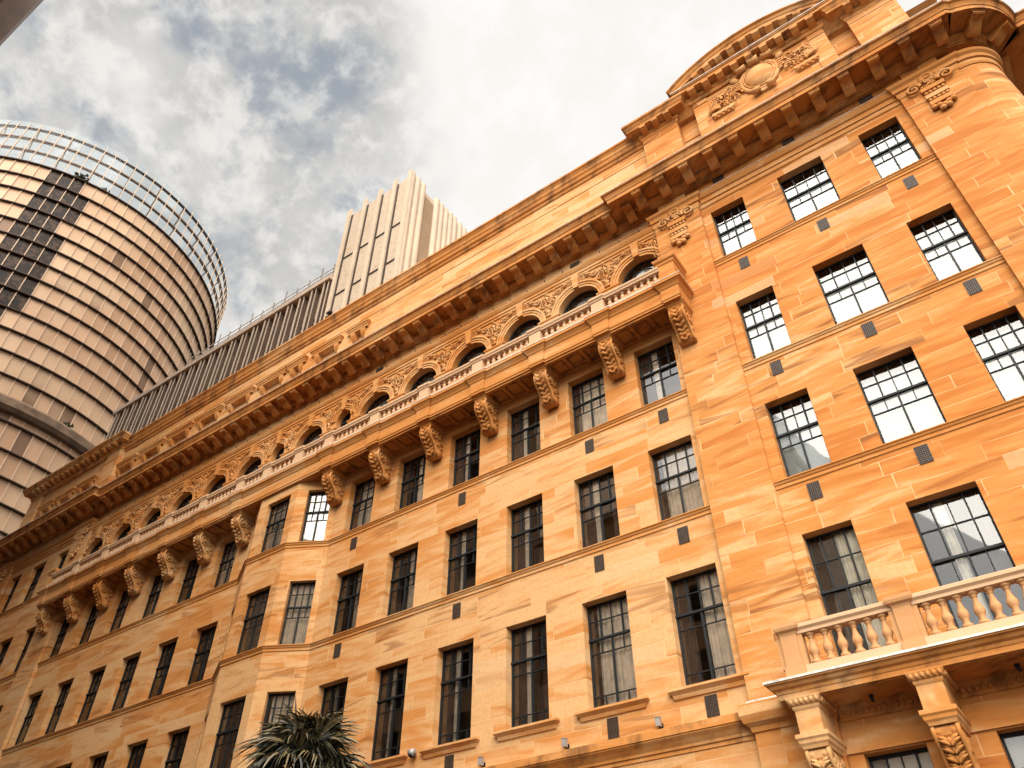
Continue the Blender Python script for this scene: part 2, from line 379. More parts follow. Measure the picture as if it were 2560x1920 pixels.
# canted bay in the middle
BAYP = [(-2.75, 0.0), (-1.20, -0.88), (1.20, -0.88), (2.75, 0.0)]
def frame_of(a, b):                                   # local (s along, y inward, z up)
    d = Vector((b[0] - a[0], b[1] - a[1])); L_ = d.length; d /= L_
    return Matrix(((d.x, -d.y, 0, a[0]), (d.y, d.x, 0, a[1]), (0, 0, 1, 0), (0, 0, 0, 1))), L_
BAYW = []
mb = MB()
for i in range(3):
    Mf, Ln = frame_of(BAYP[i], BAYP[i + 1]); part = MB()
    c, w = ((Ln / 2 + (0.06 if i == 1 else 0)), 1.46) if i == 1 else ((Ln * 0.565 if i == 2 else Ln * 0.435), 1.05)
    hs = [(c - w / 2, c + w / 2, a, b) for a, b in ROWS]
    wall_sheet(part, 0, Ln, 0, 20.72, hs, 0.22); part.xform(Mf); mb.add(part.v, part.f)
    for a, b in ROWS: BAYW.append((Mf @ Tm(c, 0.22, a), w, b - a, (a, b)))
mb.build('canted_bay', M_WALL, B)

# string courses at the sills and lower band
STR = [(0, -0.24), (0.03, -0.22), (0.03, -0.13), (0.055, -0.11), (0.075, -0.05), (0.10, -0.035), (0.10, -0.005), (0, 0.0), (-0.05, 0.0), (-0.05, -0.24)]
for zt in (13.42, 17.72):
    for pth in ([(-18.70, 0), *BAYP, (18.70, 0)], [(20.52, 0), (27.80, 0)], [(-27.80, 0), (-20.52, 0)]):
        q = MB(); q.sweep(pth, [(o, zt + dz) for o, dz in STR]); q.build('string_course', M_TRIM, B)
for pth in ([(20.52, 0), (27.80, 0)], [(-27.80, 0), (-20.52, 0)]):
    q = MB(); q.sweep(pth, [(o, 22.60 + dz) for o, dz in STR]); q.build('string_course', M_TRIM, B)
q = MB()
LOW = [(0, 7.22), (0.03, 7.24), (0.03, 7.32), (0.07, 7.34), (0.08, 7.40), (0.16, 7.50), (0.24, 7.58), (0.24, 7.60), (0.27, 7.62), (0.27, 7.80), (0.0, 7.90), (-0.05, 7.9), (-0.05, 7.22)]
for pth in ([(-18.70, 0), *BAYP, (18.70, 0)], [(-27.80, 0), (-20.52, 0)]):
    q.sweep(pth, LOW)
q.build('lower_band', M_CORN, B)

# individual sills of the tall second row
sq = MB(); w = 1.80
sq.sweep([(-w / 2, 0.02), (-w / 2, 0), (w / 2, 0), (w / 2, 0.02)], [(0, -0.25), (0.05, -0.23), (0.07, -0.17), (0.07, -0.14), (0.13, -0.09), (0.17, -0.06), (0.17, 0), (0, 0.01)])
me_sill = sq.mesh('window_sill', M_TRIM)

# ------------------------------------------------------------------ windows
FR = {}
def win_mesh(w, h, style, gm=None):
    key = (round(w, 2), round(h, 2), style, gm is None)
    if key in FR: return FR[key]
    f = MB(); t = 0.05; x0, x1 = -w / 2, w / 2
    for a, b in ((x0, x0 + t), (x1 - t, x1)): f.box(a, b, -0.03, 0.05, 0, h)
    f.box(x0, x1, -0.03, 0.05, h - t, h); f.box(x0, x1, -0.03, 0.05, 0, t)
    tr = h * (0.60 if style != 'tall' else 0.655)
    def bv(x, a, b, wd=0.026, pr=0.0): f.box(x - wd / 2, x + wd / 2, -0.025 - pr, 0.02, a, b)
    def bh(z, wd=0.026, a=x0, b=x1, pr=0.0): f.box(a, b, -0.02 - pr, 0.02, z - wd / 2, z + wd / 2)
    bh(tr, 0.062, pr=0.05); bh(tr + (h - tr) * 0.52)
    bv(x0 + w * 0.28, tr, h, 0.04, 0.015); bv(x0 + w * 0.52, tr, h); bv(x0 + w * 0.76, tr, h, 0.04, 0.015)
    bv(0, 0, tr, 0.05, 0.02)
    z2 = tr - h * (0.155 if style != 'tall' else 0.13); bh(z2)
    bv(x0 + w * 0.27, z2, tr); bv(x0 + w * 0.74, z2, tr)
    if style == 'tall':
        z3 = h * 0.14; bh(z3); bv(x0 + w * 0.27, 0, z3); bv(x0 + w * 0.74, 0, z3)
    g = MB(); g.quad((x0, 0.01, 0), (x1, 0.01, 0), (x1, 0.01, h), (x0, 0.01, h))
    FR[key] = (f.mesh('window', M_STEEL), g.mesh('pane', gm or M_GLASS)); return FR[key]
CU = {}
def drape(x0, x1, y, h, n, amp, zb=0.0):
    m = MB(); k = n * 6; vs = []
    for i in range(k + 1):
        x = x0 + (x1 - x0) * i / k; yy = y + amp * math.sin(2 * PI * i / 6.0) + amp * 0.5 * math.sin(i * 1.7)
        vs += [(x, yy, zb), (x, yy, h)]
    m.add(vs, [(2 * i, 2 * i + 2, 2 * i + 3, 2 * i + 1) for i in range(k)], True); return m
def curtain(kind, w, h):
    key = (kind, round(w, 2), round(h, 2))
    if key in CU: return CU[key]
    x0, x1 = -w / 2 - 0.1, w / 2 + 0.1
    if kind == 'left': me = drape(x0, x0 + w * 0.36, 0.14, h, 5, 0.03).mesh('curtain', M_CURTD)
    elif kind == 'strip': me = drape(x0 + w * 0.38, x0 + w * 0.52, 0.12, h, 2, 0.02).mesh('curtain', M_CURT)
    elif kind == 'right': me = drape(x1 - w * 0.34, x1, 0.14, h, 5, 0.03).mesh('curtain', M_CURTD)
    elif kind == 'rsheer': me = drape(x1 - w * 0.55, x1, 0.13, h, 8, 0.03).mesh('curtain', M_CURT)
    elif kind == 'sheer': me = drape(x0 + w * 0.2, x1, 0.13, h, 11, 0.028).mesh('curtain', M_CURT)
    elif kind == 'full': me = drape(x0, x1, 0.15, h, 13, 0.03).mesh('curtain', M_CURT)
    elif kind == 'blind': m = MB(); m.box(x0, x1, 0.11, 0.115, 0.0, h * 0.88); me = m.mesh('blind', M_BLIND)
    elif kind == 'shade': m = MB(); m.box(x0, x1, 0.11, 0.115, h * 0.45, h + 0.05); me = m.mesh('blind', M_BLIND)
    elif kind == 'board': m = MB(); m.box(x0 + w * 0.45, x1, 0.5, 0.55, 0.0, h * 0.45); me = m.mesh('notice_board', M_CURTD)
    CU[key] = me; return me
WIN = []
def put_window(M, w, h, style, kind, glz=None):
    fm, gm = win_mesh(w, h, style, glz)
    o = link('window', fm, B, M); link('pane', gm, o)
    for k in ([kind] if isinstance(kind, str) else kind or []):
        me = curtain(k, w, h); link(me.name.split('.')[0], me, o)
    return o
SETS = [['left', 'strip'], ['left', 'rsheer'], ['left', 'strip', 'right'], ['sheer'], ['left', 'sheer'], ['left', 'strip', 'board'], ['full'], ['left', 'rsheer', 'board']]
kinds = {4: [5, 4, 0, 2, 1, 4], 3: [4, 2, 5, 0, 1, 1], 2: [1, 4, 5, 0, 2, 5]}
kinds = {r: [SETS[i] for i in v] for r, v in kinds.items()}
for k, u in enumerate(UC):
    for r, (a, b) in enumerate(ROWS):
        kk = kinds[r + 2][5 - (k % 6)] if k < 6 else random.choice(SETS)
        o = put_window(Tm(u, 0.31, a), WW, b - a, 'tall' if r == 0 else 'std', kk)
        if r == 0: link('window_sill', me_sill, o, Tm(0, -0.31, 0))
for Mx, w, h, (a, b) in BAYW:
    put_window(Mx, w, h, 'tall' if a < 10 else 'std', random.choice([SETS[3], SETS[4], SETS[6]]))
for sg in (1, -1):
    for c, w in PAV:
        for r, (a, b) in enumerate(PROWS):
            if r == 0: kk = 'shade'
            elif r == 1: kk = ['left', 'rsheer'] if c != PC else ['strip', 'right']
            else: kk = 'blind' if sg > 0 else 'full'
            put_window(Tm(sg * c, 0.31, a), w, b - a, 'std', kk, M_GLASSR if r > 0 else None)

# ------------------------------------------------------------------ arched storey behind the balcony
ARCH = [(s * u, 0.93, 23.93) for u in UR for s in (1, -1)] + [(0.0, 0.93, 23.93), (2.24, 0.46, 24.36), (-2.24, 0.46, 24.36)]
ARCH.sort()
mb = MB(); ZT = 25.55
edges = [-18.70] + [(ARCH[i][0] + ARCH[i + 1][0]) / 2 + (ARCH[i][1] - ARCH[i + 1][1]) / 2 for i in range(len(ARCH) - 1)] + [18.70]
NA = 20
for i, (u, r, zs) in enumerate(ARCH):
    a, b = edges[i], edges[i + 1]
    pts = [(u + r * math.cos(PI - PI * k / NA), zs + r * math.sin(PI * k / NA)) for k in range(NA + 1)]
    mb.quad((a, 0, 22.4), (u - r, 0, 22.4), (u - r, 0, zs), (a, 0, zs)); mb.quad((u + r, 0, 22.4), (b, 0, 22.4), (b, 0, zs), (u + r, 0, zs))
    mb.quad((a, 0, zs), (u - r, 0, zs), (u - r, 0, ZT), (a, 0, ZT)); mb.quad((u + r, 0, zs), (b, 0, zs), (b, 0, ZT), (u + r, 0, ZT))
    for k in range(NA):
        (xa, za), (xb, zb) = pts[k], pts[k + 1]
        mb.quad((xa, 0, za), (xb, 0, zb), (xb, 0, ZT), (xa, 0, ZT)); mb.quad((xa, 0, za), (xa, 0.31, za), (xb, 0.31, zb), (xb, 0, zb))
    for x in (u - r, u + r): mb.quad((x, 0, 22.4), (x, 0.31, 22.4), (x, 0.31, zs), (x, 0, zs))
mb.build('arcade_wall', M_TRIM, B)
def arch_parts(r, zs):
    f = MB(); h = zs - 22.4; t = 0.06
    ring = lambda ra: [(ra * math.cos(PI * k / 18), -0.0, h + ra * math.sin(PI * k / 18)) for k in range(19)]
    f.tube(ring(r - 0.03), 0.045, 6); f.tube(ring(r * 0.55), 0.025, 5)
    for k in (3, 6, 9, 12, 15): a = PI * k / 18; f.tube([(r * 0.55 * math.cos(a), 0, h + r * 0.55 * math.sin(a)), (r * math.cos(a), 0, h + r * math.sin(a))], 0.02, 5)
    f.box(-r, r, -0.03, 0.03, h - 0.04, h + 0.04)
    for x in (-r + t / 2, 0, r - t / 2): f.box(x - 0.03, x + 0.03, -0.03, 0.03, 0, h)
    g = MB(); pts = [(-r, 0.01, 0), (r, 0.01, 0)] + [(r * math.cos(PI * k / 18), 0.01, h + r * math.sin(PI * k / 18)) for k in range(19)]
    g.add(pts, [tuple(range(len(pts)))])
    bl = MB(); pts = [(x * 0.8, 0.14, z if z < h else h + (z - h) * 0.8) for x, y, z in pts]; bl.add(pts, [tuple(range(len(pts)))])
    # archivolt with stepped mouldings, keystone, impost blocks
    A = MB()
    for r0, r1, pr in ((r, r + 0.11, 0.03), (r + 0.11, r + 0.21, 0.06), (r + 0.21, r + 0.29, 0.10)):
        n = 22; vs = []
        for k in range(n + 1):
            c, s = math.cos(PI * k / n), math.sin(PI * k / n)
            vs += [(r0 * c, 0.0, h + r0 * s), (r0 * c, -pr, h + r0 * s), (r1 * c, -pr, h + r1 * s), (r1 * c, 0.0, h + r1 * s)]
        A.add(vs, [(4 * k + j, 4 * k + 4 + j, 4 * k + 5 + j, 4 * k + 1 + j) for k in range(n) for j in range(3)])
    K = MB(); zb, zt = h + r - 0.02, 25.58 - 22.4
    K.add([(-0.11, -0.15, zb), (0.11, -0.15, zb), (0.11, 0, zb), (-0.11, 0, zb), (-0.17, -0.19, zt), (0.17, -0.19, zt), (0.17, 0, zt), (-0.17, 0, zt)],
          [(0, 3, 2, 1), (4, 5, 6, 7), (0, 1, 5, 4), (1, 2, 6, 5), (2, 3, 7, 6), (3, 0, 4, 7)])
    return f.mesh('arched_window', M_STEEL), g.mesh('pane', M_GLASS), bl.mesh('blind', M_BLIND), A.mesh('archivolt', M_CARVE), K.mesh('keystone', M_TRIM)
AP = {}
for u, r, zs in ARCH:
    if r not in AP: AP[r] = arch_parts(r, zs)
    f, g, bl, a, k = AP[r]
    o = link('arched_window', f, B, Tm(u, 0.31, 22.4)); link('pane', g, o); link('blind', bl, o)
    o = link('archivolt', a, B, Tm(u, 0, 22.4)); link('keystone', k, o)
# impost blocks between arches
for i in range(len(ARCH) - 1):
    (ua, ra, za), (ub, rb, zb) = ARCH[i], ARCH[i + 1]
    a, b = ua + ra, ub - rb
    q = MB(); q.sweep([(a + 0.005, 0.3), (a + 0.005, -0.02), (b - 0.005, -0.02), (b - 0.005, 0.3)], [(-0.02, 23.62), (0.02, 23.62), (0.02, 23.70), (0.05, 23.74), (0.05, 23.84), (0.09, 23.88), (0.09, 23.94), (-0.02, 23.95)])
    q.build('impost', M_TRIM, B)

# carved relief helpers (u, z plane, standing proud towards -y)
def spiral(mb, cx, cz, r, turns, a0, hand, th, y=-0.05, n=26, grow=0.85):
    pts = []; rr = []
    for i in range(n):
        t = i / (n - 1); a = a0 + hand * 2 * PI * turns * t; q = r * (1 - grow * t)
        pts.append((cx + q * math.cos(a), y - 0.03 * t, cz + q * math.sin(a))); rr.append(th * (1 - 0.45 * t))
    mb.tube(pts, rr, 6)
def leaf(mb, x, z, l, ang, wd=0.35, y=-0.04, th=0.05):
    c, s = math.cos(ang), math.sin(ang); pts = []; n = 5
    for i in range(n + 1): t = i / n; b = 0.25 * l * t * t; pts.append((x + c * l * t - s * b, y - th * math.sin(PI * min(1, t * 1.1)) * 1.2, z + s * l * t + c * b))
    mb.tube(pts, [max(0.006, wd * l * math.sin(PI * (0.12 + 0.82 * i / n)) * 0.5) for i in range(n + 1)], 6)
def spandrel(width_bottom):
    m = MB(); rnd = random.Random(3)
    m.ell((0, -0.03, 24.15), (0.16, 0.08, 0.09)); m.ell((0, -0.05, 24.32), (0.10, 0.08, 0.12))
    for s in (1, -1):
        spiral(m, s * 0.22, 24.86, 0.21, 1.5, PI / 2 if s > 0 else PI / 2, -s, 0.04)
        spiral(m, s * 0.16, 24.46, 0.12, 1.3, -PI / 2, s, 0.03)
        spiral(m, s * 0.50, 25.22, 0.16, 1.4, PI, -s, 0.034)
        spiral(m, s * 0.86, 25.40, 0.10, 1.2, PI / 2, s, 0.026)
        for k in range(5): leaf(m, s * (0.10 + 0.17 * k), 24.98 + 0.09 * k, 0.20, PI / 2 - s * (0.5 + 0.18 * k))
        for k in range(4): leaf(m, s * 0.08, 24.40 + 0.16 * k, 0.18, PI / 2 - s * (1.0 - 0.12 * k))
        leaf(m, s * 0.95, 25.36, 0.22, 0 if s > 0 else PI); leaf(m, s * 0.70, 25.30, 0.24, (0.2 if s > 0 else PI - 0.2))
    for k in range(10): m.ell((rnd.uniform(-0.18, 0.18), -0.06, rnd.uniform(24.5, 25.35)), (0.05, 0.05, 0.05), 6, 4)
    for k in range(8): m.ell((rnd.uniform(-0.7, 0.7), -0.05, rnd.uniform(25.2, 25.46)), (0.04, 0.05, 0.035), 6, 4)
    leaf(m, 0, 24.9, 0.42, PI / 2, 0.3); m.ell((0, -0.09, 25.28), (0.07, 0.07, 0.07))
    return m.mesh('spandrel_carving', M_CARVE)
me_sp = spandrel(0.3)
for i in range(len(ARCH) - 1):
    x = (ARCH[i][0] + ARCH[i][1] + ARCH[i + 1][0] - ARCH[i + 1][1]) / 2
    small = ARCH[i][1] < 0.6 or ARCH[i + 1][1] < 0.6
    link('spandrel_carving', me_sp, B, Tm(x, 0, 0, 0, (0.72 if small else 1, 1, 1)))
for s in (1, -1): link('spandrel_carving', me_sp, B, Tm(s * 18.62, 0, 0, 0, (0.62, 1, 1)))

# ------------------------------------------------------------------ entablature
FACE = [(-30.75, 9), (-30.75, 0.95)] + [(-x, y) for x, y in arc(29.70, 0.95, 1.05, -90, 0, 10)][::-1][1:-1] + [(-29.60, -0.12)]
q = MB()                                                                      # architrave bands + frieze fillets
q.sweep([(-18.70, 0), (18.70, 0)], [(0, 25.50), (0.05, 25.52), (0.05, 25.62), (0.09, 25.64), (0.09, 25.76), (0.13, 25.80), (0.19, 25.92), (0.20, 25.98), (0.0, 26.02), (-0.05, 26), (-0.05, 25.5)])
q.build('architrave', M_TRIM, B)
for a, b in ((20.52, 27.80), (-27.80, -20.52)):
    q = MB(); q.sweep([(a, 0.0), (b, 0.0)], [(0, 25.62), (0.05, 25.66), (0.05, 25.84), (0.10, 25.86), (0.10, 26.06), (0.16, 26.10), (0.22, 26.24), (0.23, 26.33), (0.0, 26.40), (-0.05, 26.4), (-0.05, 25.6)])
    q.build('architrave', M_TRIM, B)
    q = MB(); q.sweep([(a, 0), (b, 0)], [(0.235, 26.335), (0.242, 26.335), (0.242, 26.36), (0.0, 26.41), (0, 26.40)]); q.build('lead_capping', M_LEAD, B)
YP = -0.33
corner = arc(29.70, 0.78, 1.05, -88, 0, 12)
ENT = [(-31.05, 9), (-31.05, 1.5), (-30.75, 1.5)] + [(-x, y) for x, y in corner][::-1] + [(-29.66, YP), (-18.45, YP), (-18.45, 0), (18.45, 0), (18.45, YP), (29.66, YP)] + corner + [(30.75, 1.5), (31.05, 1.5), (31.05, 9)]
def ent(prof, name, mat):
    q = MB(); q.sweep(ENT, prof); return q.build(name, mat, B)
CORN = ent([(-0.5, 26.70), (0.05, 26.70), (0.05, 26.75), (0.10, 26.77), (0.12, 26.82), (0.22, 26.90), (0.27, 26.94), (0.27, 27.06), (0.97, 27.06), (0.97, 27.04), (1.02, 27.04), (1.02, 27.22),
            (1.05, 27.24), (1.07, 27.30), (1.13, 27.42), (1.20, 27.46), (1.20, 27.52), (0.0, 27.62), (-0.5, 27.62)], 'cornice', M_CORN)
ent([(1.205, 27.515), (1.215, 27.515), (1.215, 27.54), (0.3, 27.62), (0.3, 27.60)], 'cornice_flashing', M_LEAD)
# modillions
prof = [(0.22, 27.05), (-0.97, 27.05)]
def modillion(wd, ln):
    m = MB(); h = wd / 2
    pr = [(0.0, 0.0), (-ln, 0.0), (-ln, -0.13), (-ln + 0.05, -0.17), (-ln + 0.13, -0.175), (-ln + 0.22, -0.165), (-ln * 0.55, -0.23), (-ln * 0.36, -0.33), (-ln * 0.2, -0.40), (-0.06, -0.43), (0.0, -0.40)]
    m.prism(pr, -h, h); m.box(-h - 0.03, h + 0.03, -ln - 0.025, 0.0, -0.06, -0.004)
    return m.mesh('modillion', M_CORN)
me_mo = modillion(0.36, 0.70)
k = 0
for i in range(41):
    u = -18.0 + 0.9 * i
    link('modillion', me_mo, CORN, Tm(u, -0.25, 27.05))
for sg in (1, -1):
    for i in range(12): link('modillion', me_mo, CORN, Tm(sg * (18.62 + 1.0 * i), YP - 0.25, 27.05))
    for a in (-55, -18): link('modillion', me_mo, CORN, Tm(sg * (29.70 + 1.28 * math.cos(rad(a))), 0.78 + 1.28 * math.sin(rad(a)), 27.05, sg * rad(a + 90)))
# pigeon studs along the architrave
q = MB()
for i in range(42): u = -18.0 + 0.88 * i; q.tube([(u, -0.19, 25.99), (u, -0.24, 26.10)], 0.018, 5)
q.build('bird_stud', M_STEEL, B)

# ------------------------------------------------------------------ central balcony
q = MB()
pth = [(-19.40, -0.1), (-19.40, -0.05)]
fas = []
x = -19.36; nodes = []
for c in sorted([s * b for b in BRK for s in (1, -1)]): nodes.append((c - 0.30, c + 0.30))
plan = [(-19.42, 0.0)]
for a, b in nodes: plan += [(a, -1.00), (a, -1.06), (b, -1.06), (b, -1.00)] if a > -19.2 else [(a - 0.0, -1.06), (b, -1.06), (b, -1.00)]
plan = [p for p in plan]
plan[0] = (plan[1][0], 0.0)
last = plan[-1]; plan[-1:] = []; plan.append((plan[-1][0], 0.0))
q.sweep(plan, [(-0.3, 20.70), (0, 20.70), (0.0, 20.76), (0.03, 20.80), (0.03, 21.24), (0.06, 21.27), (0.09, 21.34), (0.16, 21.44), (0.20, 21.47), (0.20, 21.60), (0.0, 21.66), (-0.3, 21.66)])
BALC = q.build('balcony', M_TRIM, B)
q = MB(); q.box(-19.3, 19.3, -0.95, 0.0, 20.705, 20.74); q.box(-19.3, 19.3, -0.95, 0.0, 21.5, 21.64); 
# coffered soffit: raised ribs
for i in range(len(BRK)):
    for s in (1, -1):
        if i == len(BRK) - 1: continue
        a, b = BRK[i] + 0.3, BRK[i + 1] - 0.3
        a, b = (a, b) if s > 0 else (-b, -a)
        n = 3; wd = (b - a) / n
        for k in range(n + 1): q.box(a + wd * k - 0.07, a + wd * k + 0.07, -0.92, -0.02, 20.62, 20.704)
        q.box(a, b, -0.95, -0.83, 20.615, 20.703); q.box(a, b, -0.13, -0.01, 20.615, 20.703)
        for k in range(n): q.box(a + wd * k + 0.15, a + wd * (k + 1) - 0.15, -0.73, -0.23, 20.665, 20.702)
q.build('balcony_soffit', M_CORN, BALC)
q = MB(); q.sweep([plan[0]] + plan[1:-1] + [plan[-1]], [(0.205, 21.585), (0.213, 21.585), (0.213, 21.61), (0.05, 21.665), (0.05, 21.655)]); q.build('lead_capping', M_LEAD, BALC)
# rail, plinth
q = MB()
for (a0, b0), (a1, b1) in zip(nodes, nodes[1:]):
    x0, x1 = b0 - 0.06, a1 + 0.06
    parts = [(x0, x1)] if x1 - x0 < 3 else [(x0, -0.0 - 1.35), (-0.85, 0.85), (1.35, x1)]
    for c, d in [(x0, x1)]:
        q.box(c, d, -1.10, -0.86, 21.66, 21.84)
        q.prism([(-1.13, 22.25), (-0.83, 22.25), (-0.83, 22.30), (-0.80, 22.34), (-0.80, 22.43), (-0.83, 22.45), (-1.13, 22.45), (-1.17, 22.43), (-1.17, 22.36), (-1.13, 22.31)], c, d)
q.build('balustrade_rail', M_BAL, BALC)
pm = MB(); pm.box(-0.25, 0.25, -1.14, -0.82, 21.66, 22.27); pm.box(-0.29, 0.29, -1.17, -0.79, 21.66, 21.83)
pm.prism([(-1.17, 22.26), (-0.79, 22.26), (-0.79, 22.30), (-0.75, 22.35), (-0.75, 22.45), (-0.79, 22.47), (-1.17, 22.47), (-1.22, 22.45), (-1.22, 22.36), (-1.17, 22.31)], -0.30, 0.30)
me_ped = pm.mesh('pedestal', M_BAL)
peds = sorted([s * b for b in BRK[:-1] for s in (1, -1)] + [1.05, -1.05])
for c in peds: link('pedestal', me_ped, BALC, Tm(c, 0, 0))
for s in (1, -1):
    e = MB(); a, b = sorted((s * 18.82, s * 19.42))
    e.box(a, b, -1.05, -0.14, 21.66, 22.52); e.sweep([(a, 0), (a, -1.05), (b, -1.05), (b, 0)], [(0, 22.50), (0.03, 22.52), (0.05, 22.62), (0.10, 22.66), (0.12, 22.74), (0.12, 22.78), (-0.3, 22.80), (-0.3, 22.5)])
    e.build('pedestal', M_TRIM, BALC)
bm_ = MB(); bm_.lathe(0, 0, [(0.0, 0), (0.085, 0), (0.085, 0.05), (0.05, 0.07), (0.06, 0.10), (0.088, 0.16), (0.075, 0.22), (0.042, 0.29), (0.042, 0.32), (0.065, 0.34), (0.085, 0.36), (0.085, 0.41), (0, 0.41)], 8)
me_balu = bm_.mesh('baluster', M_BAL)
spots = []
allp = sorted(peds + [s * 19.1 for s in (1, -1)])
for a, b in zip(allp, allp[1:]):
    L_ = (b - a) - 0.62; n = max(3, round(L_ / 0.27))
    for k in range(n): spots.append(a + 0.31 + L_ * (k + 0.5) / n)
spots.sort(key=lambda x: abs(x - 24.9))
for u in spots[:88]: link('baluster', me_balu, BALC, Tm(u, -0.98, 21.84))
rest = MB()
for u in spots[88:]: rest.lathe(u, -0.98, [(r, z + 21.84) for r, z in [(0.085, 0), (0.085, 0.05), (0.05, 0.07), (0.088, 0.16), (0.042, 0.29), (0.042, 0.32), (0.085, 0.36), (0.085, 0.41)]], 6)
o = rest.build('baluster', M_BAL, BALC); o['kind'] = 'stuff'

# scrolled console brackets
def console(sc=1.0, wd=0.50):
    m = MB(); h = wd / 2
    side = [(0, 0.98), (-0.80, 0.98), (-0.86, 0.90), (-0.88, 0.76), (-0.85, 0.62), (-0.76, 0.48), (-0.62, 0.34), (-0.50, 0.20), (-0.42, 0.06), (-0.38, -0.08), (-0.30, -0.18), (-0.18, -0.22), (-0.06, -0.18), (0, -0.10)]
    m.prism(side, -h + 0.03, h - 0.03)
    for s in (1, -1):                                   # raised edge roll and volutes on each cheek
        x = s * (h - 0.015)
        m.tube([(x, y * 0.985, z) for y, z in side[1:11]], 0.045, 6)
        for cy, cz, r in ((-0.60, 0.70, 0.24), (-0.20, -0.04, 0.14)):
            pts = []; rr = []
            for i in range(30):
                t = i / 29; a = PI / 2 + 2 * PI * 2.0 * t; q = r * (1 - 0.9 * t)
                pts.append((x + s * 0.02 * t, cy - q * math.cos(a) * 1, cz + q * math.sin(a))); rr.append(0.035 * (1 - 0.4 * t) * (r / 0.24) ** 0.5)
            m.tube(pts, rr, 6); m.ell((x, cy, cz), (0.05, r * 0.3, r * 0.3))
        for y, z, r in ((-0.28, 0.62, 0.10), (-0.14, 0.80, 0.08), (-0.14, 0.42, 0.09), (-0.30, 0.30, 0.09), (-0.12, 0.20, 0.07), (-0.30, 0.86, 0.06)):
            pts = [(x, y + r * (1 - .8 * i / 13) * math.cos(4 * PI * i / 13 * .7), z + r * (1 - .8 * i / 13) * math.sin(4 * PI * i / 13 * .7)) for i in range(14)]
            m.tube(pts, 0.026, 5)
    # volute rolls across the front
    m.lathe(-0.20, -0.05, [(0, -h - 0.01), (0.15, -h - 0.01), (0.16, -h * 0.5), (0.12, -h * 0.35), (0.15, -0.06), (0.11, 0), (0.15, 0.06), (0.12, h * 0.35), (0.16, h * 0.5), (0.15, h + 0.01), (0, h + 0.01)], 14, axis='x')
    # acanthus leaf on the curved face
    face = side[3:10]
    for i, (y, z) in enumerate(face):
        y2, z2 = face[min(i + 1, len(face) - 1)]; y1, z1 = face[max(0, i - 1)]; d = Vector((0, y2 - y1, z2 - z1)).normalized()
        for s in (1, -1):
            for j in range(2):
                p = Vector((s * 0.02, y - 0.02, z - 0.05 * j)); e = p + Vector((s * 0.16, -0.055, 0)) + d * -0.06; mid = (p + e) / 2 + Vector((0, -0.05, 0.0))
                m.tube([p, mid, e], [0.03, 0.036, 0.012], 5)
        m.ell((0, y - 0.03, z), (0.03, 0.05, 0.07), 6, 5)
    m.ell((0, -0.47, 0.03), (0.15, 0.09, 0.08)); m.ell((0.1, -0.45, -0.01), (0.06, 0.07, 0.06)); m.ell((-0.1, -0.45, -0.01), (0.06, 0.07, 0.06))
    # abacus
    m.sweep([(-h, 0), (-h, -0.84), (h, -0.84), (h, 0)], [(-0.1, 0.98), (0.0, 0.98), (0.02, 1.02), (0.02, 1.06), (0.06, 1.10), (0.10, 1.16), (0.10, 1.20), (-0.1, 1.20)])
    return m.mesh('console_bracket', M_CARVE)
me_con = console()
for b in BRK:
    for s in (1, -1): link('console_bracket', me_con, B, Tm(s * b, 0, 19.52, 0, (1, 1, 1)))

# ------------------------------------------------------------------ parapet
q = MB()
HOOD = [(2.28, 1.30), (0.0, 2.05), (-2.28, 1.30)] + [(-G0 - k * Pp, 2.20) for k in range(6)] + [(-21.75, 1.9), (-24.2, 2.0), (-26.5, 1.7)]
wall_sheet(q, -18.6, 18.99, 27.5, 30.75, [(c - w / 2 + 0.22, c + w / 2 - 0.22, 28.0, 29.98) for c, w in HOOD if c > -18.6], 0.22, y=-0.05)
q.box(-18.6, 18.99, -0.02, 0.40, 30.75, 30.80); q.box(-18.6, 18.99, -0.05, 0.40, 30.80, 31.45); q.box(-18.6, 18.99, 0.165, 0.5, 27.5, 30.75)
PAR = q.build('parapet', M_WALL, B)
COP = [(-0.3, 31.40), (0.02, 31.40), (0.06, 31.46), (0.06, 31.56), (0.13, 31.60), (0.16, 31.68), (0.16, 31.76), (0.22, 31.84), (0.24, 31.98), (0.31, 32.10), (0.36, 32.14), (0.36, 32.24), (-0.3, 32.34)]
q = MB(); q.sweep([(-18.6, -0.07), (18.985, -0.07)], COP); q.build('coping', M_CORN, PAR)
# hooded recesses on the left half of the parapet
for c, w in HOOD:
    m = MB(); y0 = -0.05 if c > -18.6 else -0.22
    m.sweep([(c - w / 2 + 0.10, y0 + 0.05), (c - w / 2 + 0.10, y0), (c + w / 2 - 0.10, y0), (c + w / 2 - 0.10, y0 + 0.05)], [(-0.20, 29.99), (0.13, 29.99), (0.13, 30.09), (0.17, 30.13), (0.20, 30.22), (0.25, 30.25), (0.25, 30.34), (-0.05, 30.38)])
    for s in (1, -1):
        x = c + s * (w / 2 - 0.30)
        m.prism([(y0 + 0.215, 29.975), (y0 - 0.12, 29.975), (y0 - 0.12, 29.82), (y0 - 0.05, 29.66), (y0 + 0.05, 29.52), (y0 + 0.10, 29.48), (y0 + 0.215, 29.44)], x - 0.14, x + 0.14)
    m.box(c - w / 2 + 0.2, c + w / 2 - 0.2, y0 - 0.07, y0 + 0.1, 28.55, 28.72); m.box(c - w / 2 + 0.24, c + w / 2 - 0.24, y0 + 0.05, y0 + 0.1, 28.0, 28.55)
    h = m.build('parapet_hood', M_TRIM, PAR)
